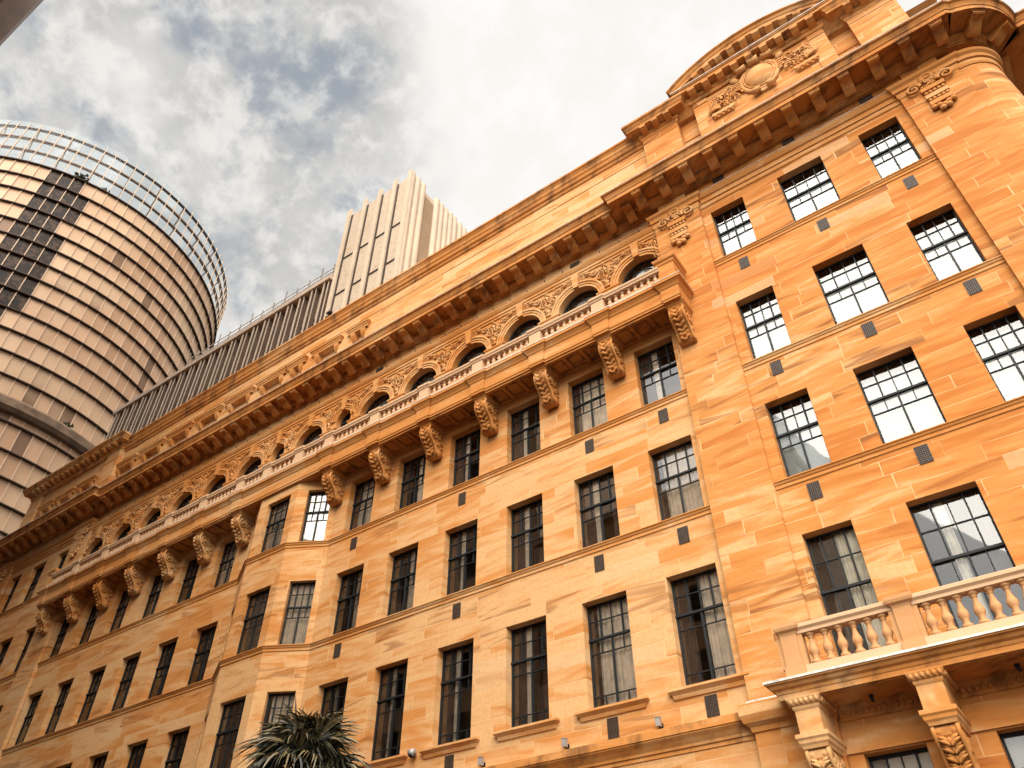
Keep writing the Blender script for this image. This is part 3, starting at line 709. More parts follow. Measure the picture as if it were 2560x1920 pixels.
# pavilion attics
LCOP = [(-0.3, 31.52), (0.03, 31.52), (0.07, 31.60), (0.07, 31.68), (0.12, 31.70), (0.12, 31.95), (0.48, 31.95), (0.50, 32.06), (0.53, 32.10), (0.58, 32.22), (0.64, 32.28), (0.64, 32.40), (-0.3, 32.50)]
q = MB(); wall_sheet(q, -29.3, -18.6, 27.5, 31.55, [(c - w / 2 + 0.22, c + w / 2 - 0.22, 28.0, 29.98) for c, w in HOOD if c < -18.6], 0.22, y=-0.22); q.box(-29.3, -18.6, -0.005, 0.5, 27.5, 31.5)
for a, b in ((-20.15, -18.62), (-29.3, -27.85)): q.box(a, b, -0.36, 0.1, 27.5, 31.52)
q.box(-29.3, -28.9, 0.3, 9, 27.5, 31.5)
ATL = q.build('attic', M_WALL, B)
q = MB(); q.sweep([(-29.3, 9), (-29.3, -0.34), (-18.62, -0.34), (-18.62, 0.3)], LCOP)
cl = q.build('coping', M_CORN, ATL)
sm = MB(); sm.prism([(0, 0), (-0.36, 0), (-0.36, -0.12), (-0.2, -0.2), (0, -0.22)], -0.13, 0.13); me_sm = sm.mesh('modillion', M_CORN)
for i in range(17): link('modillion', me_sm, cl, Tm(-19.0 - 0.6 * i, -0.46, 31.95))

q = MB()                                                               # right attic with pediment
for a, b in ((18.98, 20.60), (27.72, 29.40)):
    q.box(a, b, -0.27, 0.4, 27.5, 31.16); q.box(a, b, -0.24, 0.4, 31.16, 31.20); q.box(a, b, -0.27, 0.4, 31.20, 31.55)
q.box(20.60, 21.40, 0.10, 0.4, 27.5, 31.9); q.box(26.90, 27.72, 0.10, 0.4, 27.5, 31.9)
q.box(20.60, 21.40, 0.06, 0.12, 30.3, 30.34); q.box(26.90, 27.72, 0.06, 0.12, 30.3, 30.34)
q.box(18.98, 29.40, 0.40, 0.5, 27.5, 31.5)
ATR = q.build('attic', M_WALLR, B)
q = MB()
q.box(21.40, 22.02, -0.34, 0.4, 27.5, 31.95); q.box(26.28, 26.90, -0.34, 0.4, 27.5, 31.95); q.box(22.02, 26.28, -0.30, 0.4, 27.5, 31.95)
for a, b in ((21.38, 22.02), (26.28, 26.92)): q.box(a, b, -0.37, -0.33, 31.56, 31.62)
PED = q.build('pediment', M_WALLR, B)
for a, b in ((18.98, 20.60), (27.72, 29.40)):
    q = MB(); q.sweep([(a, 0.3), (a, -0.25), (b, -0.25), (b, 0.3)], LCOP); c = q.build('coping', M_CORN, ATR)
    for k in range(3): link('modillion', me_sm, c, Tm(a + 0.25 + 0.56 * k, -0.37, 31.95))
for a, b in ((20.55, 21.45), (26.86, 27.75)):
    q = MB(); q.prism([(0.2, 31.5), (-0.10, 31.6), (-0.35, 31.95), (-0.45, 32.1), (-0.5, 32.4), (0.2, 32.5)], a, b); c = q.build('coping', M_CORN, ATR)
HC = [(-0.3, 31.90), (0.04, 31.90), (0.08, 31.98), (0.08, 32.06), (0.14, 32.10), (0.14, 32.36), (0.48, 32.36), (0.48, 32.50), (0.53, 32.54), (0.56, 32.62), (-0.3, 32.70)]
q = MB(); q.sweep([(21.35, 0.3), (21.35, -0.34), (26.95, -0.34), (26.95, 0.3)], HC); hc = q.build('pediment_cornice', M_CORN, PED)
q = MB(); q.sweep([(21.35, 0.3), (21.35, -0.34), (26.95, -0.34), (26.95, 0.3)], [(0.565, 32.60), (0.575, 32.60), (0.575, 32.635), (0.0, 32.70), (0.0, 32.69)]); q.build('lead_capping', M_LEAD, hc)
mm = MB(); mm.prism([(0, 0), (-0.36, 0), (-0.36, -0.13), (-0.2, -0.24), (0, -0.28)], -0.15, 0.15); me_pm = mm.mesh('modillion', M_CORN)
for k in range(9): link('modillion', me_pm, hc, Tm(21.62 + 0.63 * k, -0.46, 32.36))
# segmental arch
RA, ZA = 5.70, 28.42; a1 = math.degrees(math.asin(3.52 / RA)); n = 28
q = MB(); APF = [(-0.3, -0.62), (0.12, -0.62), (0.16, -0.56), (0.16, -0.42), (0.50, -0.42), (0.50, -0.28), (0.54, -0.24), (0.58, -0.12), (0.66, -0.06), (0.66, 0.0), (-0.3, 0.04)]
vs = []
for i in range(n + 1):
    a = rad(-a1 + 2 * a1 * i / n)
    for o, dr in APF: vs.append((PC + (RA + dr) * math.sin(a), -0.30 - o, ZA + (RA + dr) * math.cos(a)))
m_ = len(APF); fs = [(i * m_ + j, (i + 1) * m_ + j, (i + 1) * m_ + (j + 1) % m_, i * m_ + (j + 1) % m_) for i in range(n) for j in range(m_)] + [tuple(range(m_)), tuple(range(n * m_, (n + 1) * m_))]
q.add(vs, fs); arch_o = q.build('pediment_arch', M_CORN, PED)
for k in range(-4, 5):
    a = rad(k * 6.3); M = Matrix.Translation((PC + (RA - 0.42) * math.sin(a), -0.46, ZA + (RA - 0.42) * math.cos(a))) @ Matrix.Rotation(a, 4, 'Y'); link('modillion', me_pm, arch_o, M)
q = MB(); vs = [(PC - 3.0, -0.22, 32.6), (PC + 3.0, -0.22, 32.6)] + [(PC + 5.3 * math.sin(rad(a)), -0.22, ZA + 5.3 * math.cos(rad(a))) for a in range(34, -35, -4)]
q.add(vs, [tuple(range(len(vs)))]); q.build('tympanum', M_TRIM, PED)
# cartouche
q = MB(); cz = 31.14; cx = 24.20; S_ = 1.16
q.ell((cx, -0.30, cz), (0.62, 0.34, 0.74), 20, 12)
ring = [(cx + 0.74 * math.cos(2 * PI * i / 28), -0.36, cz + 0.88 * math.sin(2 * PI * i / 28)) for i in range(29)]; q.tube(ring, 0.075, 7)
ring = [(cx + 0.62 * math.cos(2 * PI * i / 28), -0.42, cz + 0.75 * math.sin(2 * PI * i / 28)) for i in range(29)]; q.tube(ring, 0.035, 6)
pl = []
for i in range(40): a = 2 * PI * i / 40; r = 1.0 + 0.10 * math.cos(4 * a) + 0.05 * math.cos(8 * a); pl.append((cx + 0.88 * r * math.cos(a), cz + 0.98 * r * math.sin(a)))
q.add([(x, -0.40, z) for x, z in pl] + [(x, -0.28, z) for x, z in pl], [tuple(range(40))] + [(i, (i + 1) % 40, 40 + (i + 1) % 40, 40 + i) for i in range(40)])
for s in (1, -1):                                                       # strapwork curls
    for x, z, w_, r in ((s * 0.55, 0.92, 0.42, 0.16), (s * 0.30, -0.98, 0.34, 0.13)):
        q.lathe(-0.48, cz + z, [(0, cx + x - w_ / 2), (r, cx + x - w_ / 2), (r * 0.85, cx + x), (r, cx + x + w_ / 2), (0, cx + x + w_ / 2)], 12, axis='x')
    for k in range(4): q.box(cx + s * 0.86 - 0.09, cx + s * 0.86 + 0.09, -0.47, -0.38, cz - 0.24 + 0.14 * k, cz - 0.17 + 0.14 * k)
    q.ell((cx + s * 0.95, -0.36, cz + 0.62), (0.16, 0.10, 0.22), rot=s * 0.5)
q.lathe(-0.50, cz + 0.98, [(0, cx - 0.22), (0.20, cx - 0.22), (0.17, cx), (0.20, cx + 0.22), (0, cx + 0.22)], 12, axis='x')
q.build('cartouche', M_CARVE, PED)
for s in (1, -1):
    q = MB(); rnd = random.Random(5)
    for k in range(26):
        t = rnd.random(); bx = cx + s * (1.0 + 1.0 * t); bz = cz - 0.55 + 0.75 * rnd.random() - 0.12 * t
        spiral(q, bx, bz, 0.16 + 0.08 * (1 - t), 0.55, (PI if s > 0 else 0) + rnd.uniform(-.6, .6), -s, 0.035, y=-0.36 - 0.06 * rnd.random(), n=10, grow=0.35)
    for k in range(5): leaf(q, cx + s * 1.75, cz - 0.62 + 0.02 * k, 0.55 - 0.03 * k, (0.15 + 0.28 * k) if s > 0 else PI - (0.15 + 0.28 * k), 0.22, -0.38)
    for k in range(4): q.ell((cx + s * (1.15 + 0.14 * k), -0.42, cz - 0.72 + 0.05 * (k % 2)), (0.06, 0.06, 0.06))
    a, b = sorted((cx + s * 1.25, cx + s * 2.15))
    q.box(a, b, -0.42, -0.28, 30.18, 30.34); q.box(a + 0.03, b - 0.03, -0.38, -0.28, 30.02, 30.16)
    for k in range(4): q.ell((a + 0.13 + 0.21 * k, -0.40, 30.09), (0.09, 0.05, 0.05))
    q.build('leaf_spray', M_CARVE, PED)

# ornaments hung on the pilasters
def pendant():
    m = MB()
    ring = [(0.17 * math.cos(2 * PI * i / 18), -0.09, 25.98 + 0.17 * math.sin(2 * PI * i / 18)) for i in range(19)]; m.tube(ring, 0.065, 6)
    for i in range(12): a = 2 * PI * i / 12; m.ell((0.24 * math.cos(a), -0.10, 25.98 + 0.22 * math.sin(a)), (0.05, 0.05, 0.05), 6, 4)
    rnd = random.Random(2)
    for k in range(16): m.ell((rnd.uniform(-0.3, 0.3), -0.10, rnd.uniform(25.52, 25.76)), (0.07, 0.06, 0.05), 6, 4)
    for s in (1, -1):
        spiral(m, s * 0.50, 25.66, 0.24, 1.5, (PI if s > 0 else 0), -s, 0.06, y=-0.10); m.tube([(s * 0.2, -0.08, 25.82), (s * 0.36, -0.12, 25.90), (s * 0.5, -0.10, 25.90)], [0.05, 0.06, 0.05], 6)
    for z, w_ in ((25.40, 0.36), (24.98, 0.34), (24.60, 0.33)): m.box(-w_, w_, -0.13, 0.0, z - 0.09, z + 0.09)
    for z, w_ in ((25.19, 0.33), (24.79, 0.33)):
        for k in range(5): x = -w_ + 0.07 + (2 * w_ - 0.14) * k / 4; m.ell((x, -0.08, z), (0.07, 0.07, 0.08), 7, 5)
    for x, z in ((-0.28, 24.38), (0.28, 24.38), (0, 24.28), (-0.13, 24.36), (0.14, 24.35), (-0.08, 24.18), (0.1, 24.2)): m.ell((x, -0.09, z), (0.11, 0.09, 0.10), 8, 6)
    return m.mesh('pilaster_pendant', M_CARVE)
me_pd = pendant()
for s in (1, -1):
    for c in (19.61, 28.74): link('pilaster_pendant', me_pd, B, Tm(s * c, -0.15, 0))

# vents (bronze grilles) let into the wall
def vent_mesh(w, h):
    m = MB(); m.box(-w / 2, w / 2, -0.006, 0.05, -h / 2, h / 2, 0)
    nx, nz = 6, 9
    for i in range(nx + 1): x = -w / 2 + w * i / nx; m.box(x - 0.011, x + 0.011, -0.025, -0.006, -h / 2, h / 2, 1)
    for i in range(nz + 1): z = -h / 2 + h * i / nz; m.box(-w / 2, w / 2, -0.023, -0.0065, z - 0.011, z + 0.011, 1)
    return m.mesh('vent', [M_DARK, M_VENT])
for a, b in ((20.0, 28.4), (-28.4, -20.0)):
    q = MB(); q.box(a, b, -0.21, 0.1, 26.345, 27.1); q.build('frieze', M_WALLR if a > 0 else M_WALL, B)
me_v = vent_mesh(0.30, 0.48); me_vp = vent_mesh(0.42, 0.30)
for u in (17.74, 15.02, 9.65, 4.24):
    for z in (17.10, 12.81, 8.16): link('vent', me_v, B, Tm(u, 0, z))
for c in (21.47, 24.16, 26.86):
    for z in (21.95, 17.15, 12.83): link('vent', me_v, B, Tm(c, 0, z))
for u in (15.04, 4.21): link('vent', me_vp, B, Tm(u, 0, 26.32))
for u in (21.50, 24.2, 26.95): link('vent', me_vp, B, Tm(u, -0.212, 26.56, 0, (1, 1, 0.75)))

# ------------------------------------------------------------------ balcony over the portal, lower right
q = MB(); a, b = 19.72, 28.58
q.sweep([(a, 0), (a, -1.18), (b, -1.18), (b, 0)], [(-0.4, 7.52), (0.0, 7.52), (0.0, 7.62), (0.02, 7.64), (0.04, 7.70), (0.10, 7.74), (0.14, 7.80), (0.19, 7.82), (0.19, 7.88), (0.0, 7.93), (-0.4, 7.93)])
PB = q.build('portal_balcony', M_CORN, B)
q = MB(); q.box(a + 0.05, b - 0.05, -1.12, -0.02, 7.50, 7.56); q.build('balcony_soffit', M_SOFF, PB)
q = MB(); q.sweep([(a, 0), (a, -1.18), (b, -1.18), (b, 0)], [(0.195, 7.865), (0.215, 7.85), (0.215, 7.90), (0.0, 7.945), (0.0, 7.935)]); q.build('lead_capping', M_LEAD, PB)
pd = MB(); pd.box(-0.18, 0.18, -1.20, -0.90, 7.93, 8.86); pd.box(-0.29, 0.29, -1.15, -0.93, 8.15, 8.86); pd.box(-0.22, 0.22, -1.23, -0.86, 7.93, 8.14)
pd.sweep([(-0.18, -0.9), (-0.18, -1.20), (0.18, -1.20), (0.18, -0.9)], [(-0.1, 8.84), (0.0, 8.84), (0.02, 8.90), (0.08, 8.94), (0.10, 9.0), (0.10, 9.08), (0.0, 9.10), (-0.1, 9.10)])
me_pd2 = pd.mesh('pedestal', M_BAL2)
PCS = [20.22, 22.66, 25.64, 28.08]
for c in PCS: link('pedestal', me_pd2, PB, Tm(c, 0, 0))
q = MB()
for c, d in zip(PCS, PCS[1:]):
    q.box(c + 0.2, d - 0.2, -1.16, -0.92, 7.93, 8.15)
    q.prism([(-1.17, 8.84), (-0.92, 8.84), (-0.92, 8.90), (-0.88, 8.95), (-0.88, 9.03), (-0.92, 9.06), (-1.17, 9.06), (-1.22, 9.03), (-1.22, 8.96), (-1.17, 8.91)], c + 0.2, d - 0.2)
q.build('balustrade_rail', M_BAL, PB)
bb = MB(); bb.lathe(0, 0, [(0, 0.0), (0.105, 0.0), (0.105, 0.075), (0.06, 0.10), (0.075, 0.125), (0.055, 0.15), (0.085, 0.21), (0.11, 0.28), (0.10, 0.34), (0.06, 0.45), (0.048, 0.53), (0.05, 0.57), (0.075, 0.59), (0.055, 0.615), (0.09, 0.635), (0.105, 0.65), (0.105, 0.70), (0, 0.70)], 14)
me_b2 = bb.mesh('baluster', M_BAL2)
for c, d in zip(PCS, PCS[1:]):
    L_ = d - c - 0.58; n = round(L_ / 0.305)
    for k in range(n): link('baluster', me_b2, PB, Tm(c + 0.29 + L_ * (k + 0.5) / n, -1.04, 8.15))
me_con2 = None
def portal_bracket():
    m = MB(); h = 0.25
    m.box(-h, h, -1.12, 0, 6.78, 7.30)
    m.sweep([(-h, 0), (-h, -1.12), (h, -1.12), (h, 0)], [(-0.05, 7.28), (0.01, 7.28), (0.03, 7.32), (0.03, 7.36), (0.06, 7.38), (0.11, 7.50), (0.11, 7.53), (-0.05, 7.53)])
    for k in range(6): m.ell((-h - 0.02 + 0.108 * k, -1.20, 7.44), (0.045, 0.05, 0.065), 7, 5)
    for s in (1, -1):
        for k in range(9): m.ell((s * (h + 0.08), -1.06 + 0.12 * k, 7.44), (0.05, 0.045, 0.065), 6, 5)
    m.sweep([(-h, 0), (-h, -1.12), (h, -1.12), (h, 0)], [(-0.05, 6.52), (0.0, 6.52), (0.02, 6.58), (0.05, 6.62), (0.06, 6.68), (0.09, 6.72), (0.09, 6.80), (0.0, 6.83), (-0.05, 6.83)])
    side = [(0, 6.54), (-1.02, 6.54), (-1.08, 6.46), (-1.06, 6.34), (-0.92, 6.16), (-0.74, 5.9), (-0.6, 5.6), (-0.50, 5.25), (-0.46, 4.9), (0, 4.9)]
    m.prism(side, -h + 0.03, h - 0.03)
    for s in (1, -1):
        x = s * (h - 0.03); m.tube([(x, y, z) for y, z in side[1:9]], 0.045, 6)
        for cy, cz, r in ((-0.80, 6.28, 0.20), (-0.45, 6.2, 0.14), (-0.40, 5.8, 0.15), (-0.25, 6.35, 0.10), (-0.2, 5.5, 0.12)):
            m.tube([(x, cy + r * (1 - .85 * i / 17) * math.cos(3.2 * PI * i / 17), cz + r * (1 - .85 * i / 17) * math.sin(3.2 * PI * i / 17)) for i in range(18)], 0.032, 6)
    m.lathe(-0.98, 6.42, [(0, -h), (0.10, -h), (0.11, -0.1), (0.05, -0.03), (0.05, 0.03), (0.11, 0.1), (0.10, h), (0, h)], 12, axis='x')
    face = [(-0.99, 6.24), (-0.90, 6.12), (-0.81, 5.98), (-0.72, 5.83), (-0.65, 5.67), (-0.59, 5.50), (-0.54, 5.32), (-0.50, 5.14)]
    for i, (y, z) in enumerate(face):
        for s in (1, -1):
            for j in range(2):
                p = Vector((s * 0.02, y - 0.01, z - 0.06 * j)); e = p + Vector((s * 0.17, -0.05, 0.09)); m.tube([p, (p + e) / 2 + Vector((0, -0.06, 0)), e], [0.03, 0.042, 0.012], 6)
        m.ell((0, y - 0.03, z), (0.03, 0.05, 0.08), 6, 5)
    return m.mesh('portal_bracket', M_CARVE)
me_pb = portal_bracket()
for c in PCS: link('portal_bracket', me_pb, B, Tm(c, 0, 0))
q = MB()                                                                   # egg-and-dart along the wall under the soffit, panel frames round the ground windows
for c, d in zip(PCS, PCS[1:]):
    q.sweep([(c + 0.36, 0), (d - 0.36, 0)], [(0, 7.22), (0.04, 7.24), (0.06, 7.30), (0.12, 7.44), (0.15, 7.50), (0, 7.51)])
    n = int((d - c - 0.72) / 0.13)
    for k in range(n): q.ell((c + 0.42 + 0.13 * k, -0.11, 7.36), (0.045, 0.045, 0.07), 6, 5)
q.build('egg_and_dart', M_CORN, B)
q = MB()
for c, d in zip(PCS, PCS[1:]):
    q.box(c + 0.25, d - 0.25, -0.06, 0.02, 6.58, 6.63)
    q.box(c + 0.27, d - 0.27, -0.03, 0.02, 6.63, 7.1)
q.build('lintel_panel', M_TRIM, B)
q = MB(); q.sweep([(18.68, 0.1), (18.68, -0.16), (20.0, -0.16)], [(0.0, 7.98), (0.05, 7.965), (0.05, 8.0), (0, 8.03)]); q.build('lead_capping', M_LEAD, B)
for x in (21.42, 24.2, 26.9):
    q = MB(); q.tube([(x, -0.5, 7.53), (x, -0.5, 7.44)], 0.05, 8); q.tube([(x, -0.5, 7.45), (x + 0.02, -0.55, 7.36)], 0.035, 8); q.build('soffit_lamp', M_STEEL, PB)

# ------------------------------------------------------------------ small things fixed to the wall
def lamp_mesh():
    b = MB(); b.box(-0.055, 0.055, -0.20, -0.08, 0.0, 0.20); b.box(-0.065, 0.065, -0.21, -0.07, 0.20, 0.215)
    a = MB(); a.box(-0.02, 0.02, -0.09, 0.0, 0.02, 0.06); a.box(-0.06, 0.06, -0.012, 0.0, -0.02, 0.10)
    return b.mesh('lamp_head', M_LAMP), a.mesh('arm', M_STEEL)
M_LAMP = plain('grey_lamp_housing', (0.33, 0.30, 0.28), 0.5, 0.5, 0.3, 0.1, 9)
lh, la = lamp_mesh()
for u, lab in ((10.89, 'small grey floodlight on the lower ledge, nearest the palm tree'), (13.63, 'small grey floodlight on the lower ledge, the middle one of three'), (16.35, 'small grey floodlight on the lower ledge, nearest the portal balcony')):
    t = thing('wall_lamp', lab, 'lamp', (u, 0, 7.91), 'floodlights along the lower ledge'); link('lamp_head', lh, t); link('arm', la, t)
t = thing('security_camera', 'dark dome security camera on the wall left of a tall window', 'camera', (8.33, 0, 8.62))
q = MB(); q.ell((0, -0.16, 0), (0.10, 0.10, 0.10), 12, 8); q.build('dome', M_STEEL, t)
q = MB(); q.lathe(-0.16, 0.05, [(0, -0.09), (0.11, -0.09), (0.11, 0.09), (0, 0.09)], 12, axis='x'); q.box(-0.04, 0.04, -0.12, 0, 0.0, 0.09); q.build('mount', M_LAMP, t)

# ------------------------------------------------------------------ rooftop storey with metal fins
M_BRP = plain('brown_panel', (0.10, 0.062, 0.042), 0.6, 0.3, 0, 0.15, 1.5)
M_FIN = plain('bronze_fin', (0.50, 0.385, 0.29), 0.5, 0.4, 0.2, 0.08, 2)
M_BRONZE = plain('dark_bronze_cladding', (0.045, 0.030, 0.022), 0.5, 0.4, 0.3, 0.15, 2)
M_GREY = plain('grey_stone_panel', (0.38, 0.29, 0.22), 0.7, 0.3, 0, 0.12, 1.5)
EX = thing('rooftop_storey', 'low rooftop storey with upright metal fins and dark slots behind the parapet', 'building', (-17.5, 3, 31))
def off(mb, o): mb.v = [(x - o[0], y - o[1], z - o[2]) for x, y, z in mb.v]; return mb
EO = (-17.5, 3, 31)
q = MB(); q.box(-30.2, -5.35, 3.75, 12, 31.0, 42.0); off(q, EO).build('wall', M_BRONZE, EX)
q = MB(); q.box(-30.4, -5.3, 2.72, 12.2, 42.02, 42.42); q.box(-30.3, -5.3, 2.9, 12, 42.5, 42.62); off(q, EO).build('roof_slab', M_FIN, EX)
n = 21
fm = MB(); fm.box(-0.035, 0.035, -0.14, 0.75, 0, 11.0, 1); fm.box(-0.06, 0.06, -0.19, -0.14, 0, 11.0, 0); me_fin = fm.mesh('fin', [M_FIN, M_BRP])
fp = MB(); fp.box(-0.16, 0.16, 0.25, 0.45, 0, 11.0); fq = MB(); fq.box(-0.15, 0.15, 0.14, 0.45, 0, 10.7); me_fq = fq.mesh('brown_panel', M_BRP); me_fp = fp.mesh('panel', M_GREY)
fb = MB(); fb.box(-0.36, 0.04, -0.05, 0.3, 0, 0.16); me_fb = fb.mesh('rail_beam', M_BRONZE)
for k in range(n):
    u = -29.9 + 1.2 * k
    link('fin', me_fin, EX, Tm(u - EO[0], 0, 0)); link('fin', me_fin, EX, Tm(u - EO[0] + 0.36, 0.05, 0, 0, (0.6, 1, 1))); link('brown_panel', me_fq, EX, Tm(u - EO[0] + 0.19, 0, 0))
    link('panel', me_fp, EX, Tm(u - EO[0] + 0.56, 0, 0)); link('rail_beam', me_fb, EX, Tm(u - EO[0] + 1.12, 0, 7.1)); link('rail_beam', me_fb, EX, Tm(u - EO[0] + 1.12, 0, 7.52))
# rail on its roof
M_RAIL = plain('galvanised_rail', (0.30, 0.25, 0.21), 0.5, 0.5, 0.5, 0.1, 3)
RL = thing('roof_railing', 'thin metal guard rail with posts along the finned rooftop storey', 'railing', (-14, 3.2, 42.62))
for i in range(14): u = -22 + 1.25 * i; q = MB(); q.box(u + 14 - 0.03, u + 14 + 0.03, -0.03, 0.03, 0, 1.55 if i % 3 else 2.0); q.build('post', M_RAIL, RL)
for z in (0.45, 0.85, 1.25):
    q = MB(); q.tube([(-8, 0, z), (8.7, 0, z)], 0.035, 5); q.build('rail', M_RAIL, RL)
# little roof crane
CR = thing('roof_crane', 'small lattice maintenance crane standing on the finned rooftop storey', 'crane', (-22.6, 4.0, 42.62))
q = MB()
for a, b in (((-0.9, 0, 0), (1.6, 0, 2.6)), ((-0.6, 0.3, 0), (1.6, 0, 2.6)), ((0.9, 0, 0), (1.6, 0, 2.6)), ((-0.9, 0, 0), (0.2, 0, 2.2)), ((0.2, 0, 2.2), (1.6, 0, 2.6)), ((0.9, 0, 0), (0.3, 0, 1.6)), ((-0.2, 0, 0.9), (0.9, 0, 1.2))): q.tube([a, b], 0.05, 5)
q.build('boom', M_RAIL, CR)
q = MB(); q.box(-0.5, 0.4, -0.3, 0.3, 0.0, 0.6); q.box(-0.95, -0.5, -0.25, 0.25, 0.8, 1.4); q.build('cabin', M_GREY, CR)

# ------------------------------------------------------------------ fluted stone tower on the roof
M_MARB = Mat('veined_marble'); P_, p_ = M_MARB.pos()
v1 = M_MARB.noise(P_, 0.55, 6, 0.62, 2.2); vv = M_MARB.math('ABSOLUTE', M_MARB.math('SUBTRACT', v1, 0.5))
M_MARB.base(M_MARB.mix(M_MARB.smooth(vv, 0.0, 0.022), (0.36, 0.24, 0.15), M_MARB.mix(M_MARB.noise(P_, 0.5, 4), (0.50, 0.405, 0.305), (0.42, 0.325, 0.235))), 0.5, 0.35); M_MARB = M_MARB.m
M_FLUT = plain('pale_precast', (0.52, 0.405, 0.295), 0.75, 0.3, 0, 0.07, 0.8)
TW = thing('fluted_tower', 'pale square stone tower with marble panels, upright fins and fluted side', 'tower', (-2.2, 3, 31))
TO = (-2.2, 3, 31)
q = MB(); q.box(-5.20, 0.70, 3.16, 12.0, 31, 49.30); off(q, TO).build('core', M_MARB, TW)
for k, u in enumerate((-5.31, -3.72, -2.25, -0.76)):
    q = MB(); zt = 49.95
    q.add([(u - 0.05, 3.0, 31), (u + 0.28, 3.0, 31), (u + 0.28, 3.2, 31), (u - 0.05, 3.2, 31), (u - 0.05, 3.0, zt - 0.15), (u + 0.28, 3.0, zt), (u + 0.28, 3.2, zt), (u - 0.05, 3.2, zt - 0.15)], [(0, 3, 2, 1), (4, 5, 6, 7), (0, 1, 5, 4), (1, 2, 6, 5), (2, 3, 7, 6), (3, 0, 4, 7)])
    off(q, TO).build('fin', M_FLUT, TW)
    q = MB(); q.box(u + 0.30, u + 0.46, 3.12, 3.19, 31, 49.2); off(q, TO).build('dark_channel', M_BRONZE, TW)
for z in (44.1, 40.3, 36.6):
    for u in (-4.85, -3.26, -1.8, -0.30): q = MB(); q.box(u, u + 0.95, 3.10, 3.18, z - 0.05, z + 0.05); off(q, TO).build('joint_strip', M_BRONZE, TW)
q = MB()
def flutes(y0, y1, n, zt):
    wd = (y1 - y0) / n
    for k in range(n):
        c = y0 + wd * (k + 0.5); vs = []
        for i in range(9): a = PI * i / 8; vs += [(0.72 + 0.26 * math.sin(a), c - wd / 2 * math.cos(a), 31), (0.72 + 0.26 * math.sin(a), c - wd / 2 * math.cos(a), zt - (0.05 * k if k < 3 else 0))]
        q.add(vs, [(2 * i, 2 * i + 2, 2 * i + 3, 2 * i + 1) for i in range(8)], True)
        q.add([vs[2 * i + 1] for i in range(9)], [tuple(range(9))])
flutes(3.0, 4.72, 3, 49.75); flutes(5.75, 8.3, 5, 49.65); flutes(8.4, 12.0, 7, 49.65)
q.box(0.6, 0.98, 3.0, 3.1, 31, 49.8)
off(q, TO).build('fluted_side', M_FLUT, TW)
q = MB()
for k in range(110): z = 31.2 + 0.16 * k; q.box(0.70, 0.80, 4.75, 5.72, z, z + 0.05)
off(q, TO).build('louvre', M_FLUT, TW)

# ------------------------------------------------------------------ round glass tower
TC = Vector((CAM.x + 1.5 * (-69.47 - CAM.x), CAM.y + 1.5 * (3.28 - CAM.y), 0)); TR = 33.0
def tz(z): return 1.6 + 1.5 * (z - 1.6)
GT = thing('glass_tower', 'tall round tower of bronze glass with ringed floors and a clear glass crown', 'tower', tuple(TC))
Mp = Mat('bronze_glass_pane'); P_, p_ = Mp.pos(); isl = Mp.geo.outputs['Random Per Island']
wi = Mp.n('ShaderNodeTexWhiteNoise', noise_dimensions='1D'); Mp.l(Mp.math('MULTIPLY', isl, 777.0), wi.inputs['W']); r = wi.outputs[0]
c = Mp.mix(r, (0.40, 0.24, 0.145), (0.52, 0.33, 0.21)); c = Mp.mix(Mp.smooth(isl, 0.93, 0.94), c, (0.20, 0.12, 0.075)); c = Mp.mix(Mp.math('MULTIPLY', Mp.smooth(Mp.noise(P_, 0.06, 3), 0.45, 0.62), 0.6), c, (0.56, 0.395, 0.255))
Mp.base(c, 0.3, 0.08); Mp.bump(Mp.noise(P_, 0.35, 2), 0.12, 0.4); M_PANE = Mp.m
Mq = Mat('dark_reflection_pane'); P_, p_ = Mq.pos(); c = Mq.mix(Mq.smooth(Mq.noise(P_, 0.7, 4, 0.6, 1.5), 0.46, 0.6), (0.014, 0.008, 0.006), (0.06, 0.034, 0.02)); Mq.base(c, 0.25, 0.06); M_PDARK = Mq.m  # reflection of a dark building, painted into the pane colour
M_BAND = plain('dark_floor_band', (0.055, 0.030, 0.020), 0.7, 0.2, 0.0, 0.15, 0.5)
M_MULL = plain('pale_mullion', (0.60, 0.43, 0.30), 0.8, 0.1, 0.0, 0.05, 0.5)
M_LEDGE = plain('concrete_ledge', (0.20, 0.13, 0.085), 0.85, 0.2, 0, 0.25, 0.6)
M_CROWN = glass('crown_glass', (0.86, 0.92, 0.93), 0.0, 0.1, 0.3)
NS = 108
floors = [82.65, 80.1, 77.6, 75.1, 72.6, 70.2, 67.75, 65.35, 62.9, 60.4, 57.9, 55.3, 52.7]
lowfl = [48.2, 45.4, 42.8, 40.4, 38.0, 35.6, 33.2, 30.8, 28.4, 26.0, 23.6, 21.2, 18.8, 16.4, 14.0, 11.6, 9.2, 6.8, 4.4]
def ringp(mb, prof, r0, n=NS):
    vs = []; m = len(prof)
    for i in range(n):
        a = 2 * PI * i / n
        for o, z in prof: vs.append(((r0 + o) * math.cos(a), (r0 + o) * math.sin(a), z))
    mb.add(vs, [(i * m + j, ((i + 1) % n) * m + j, ((i + 1) % n) * m + (j + 1) % m, i * m + (j + 1) % m) for i in range(n) for j in range(m)])
gl = MB(); rnd = random.Random(11)
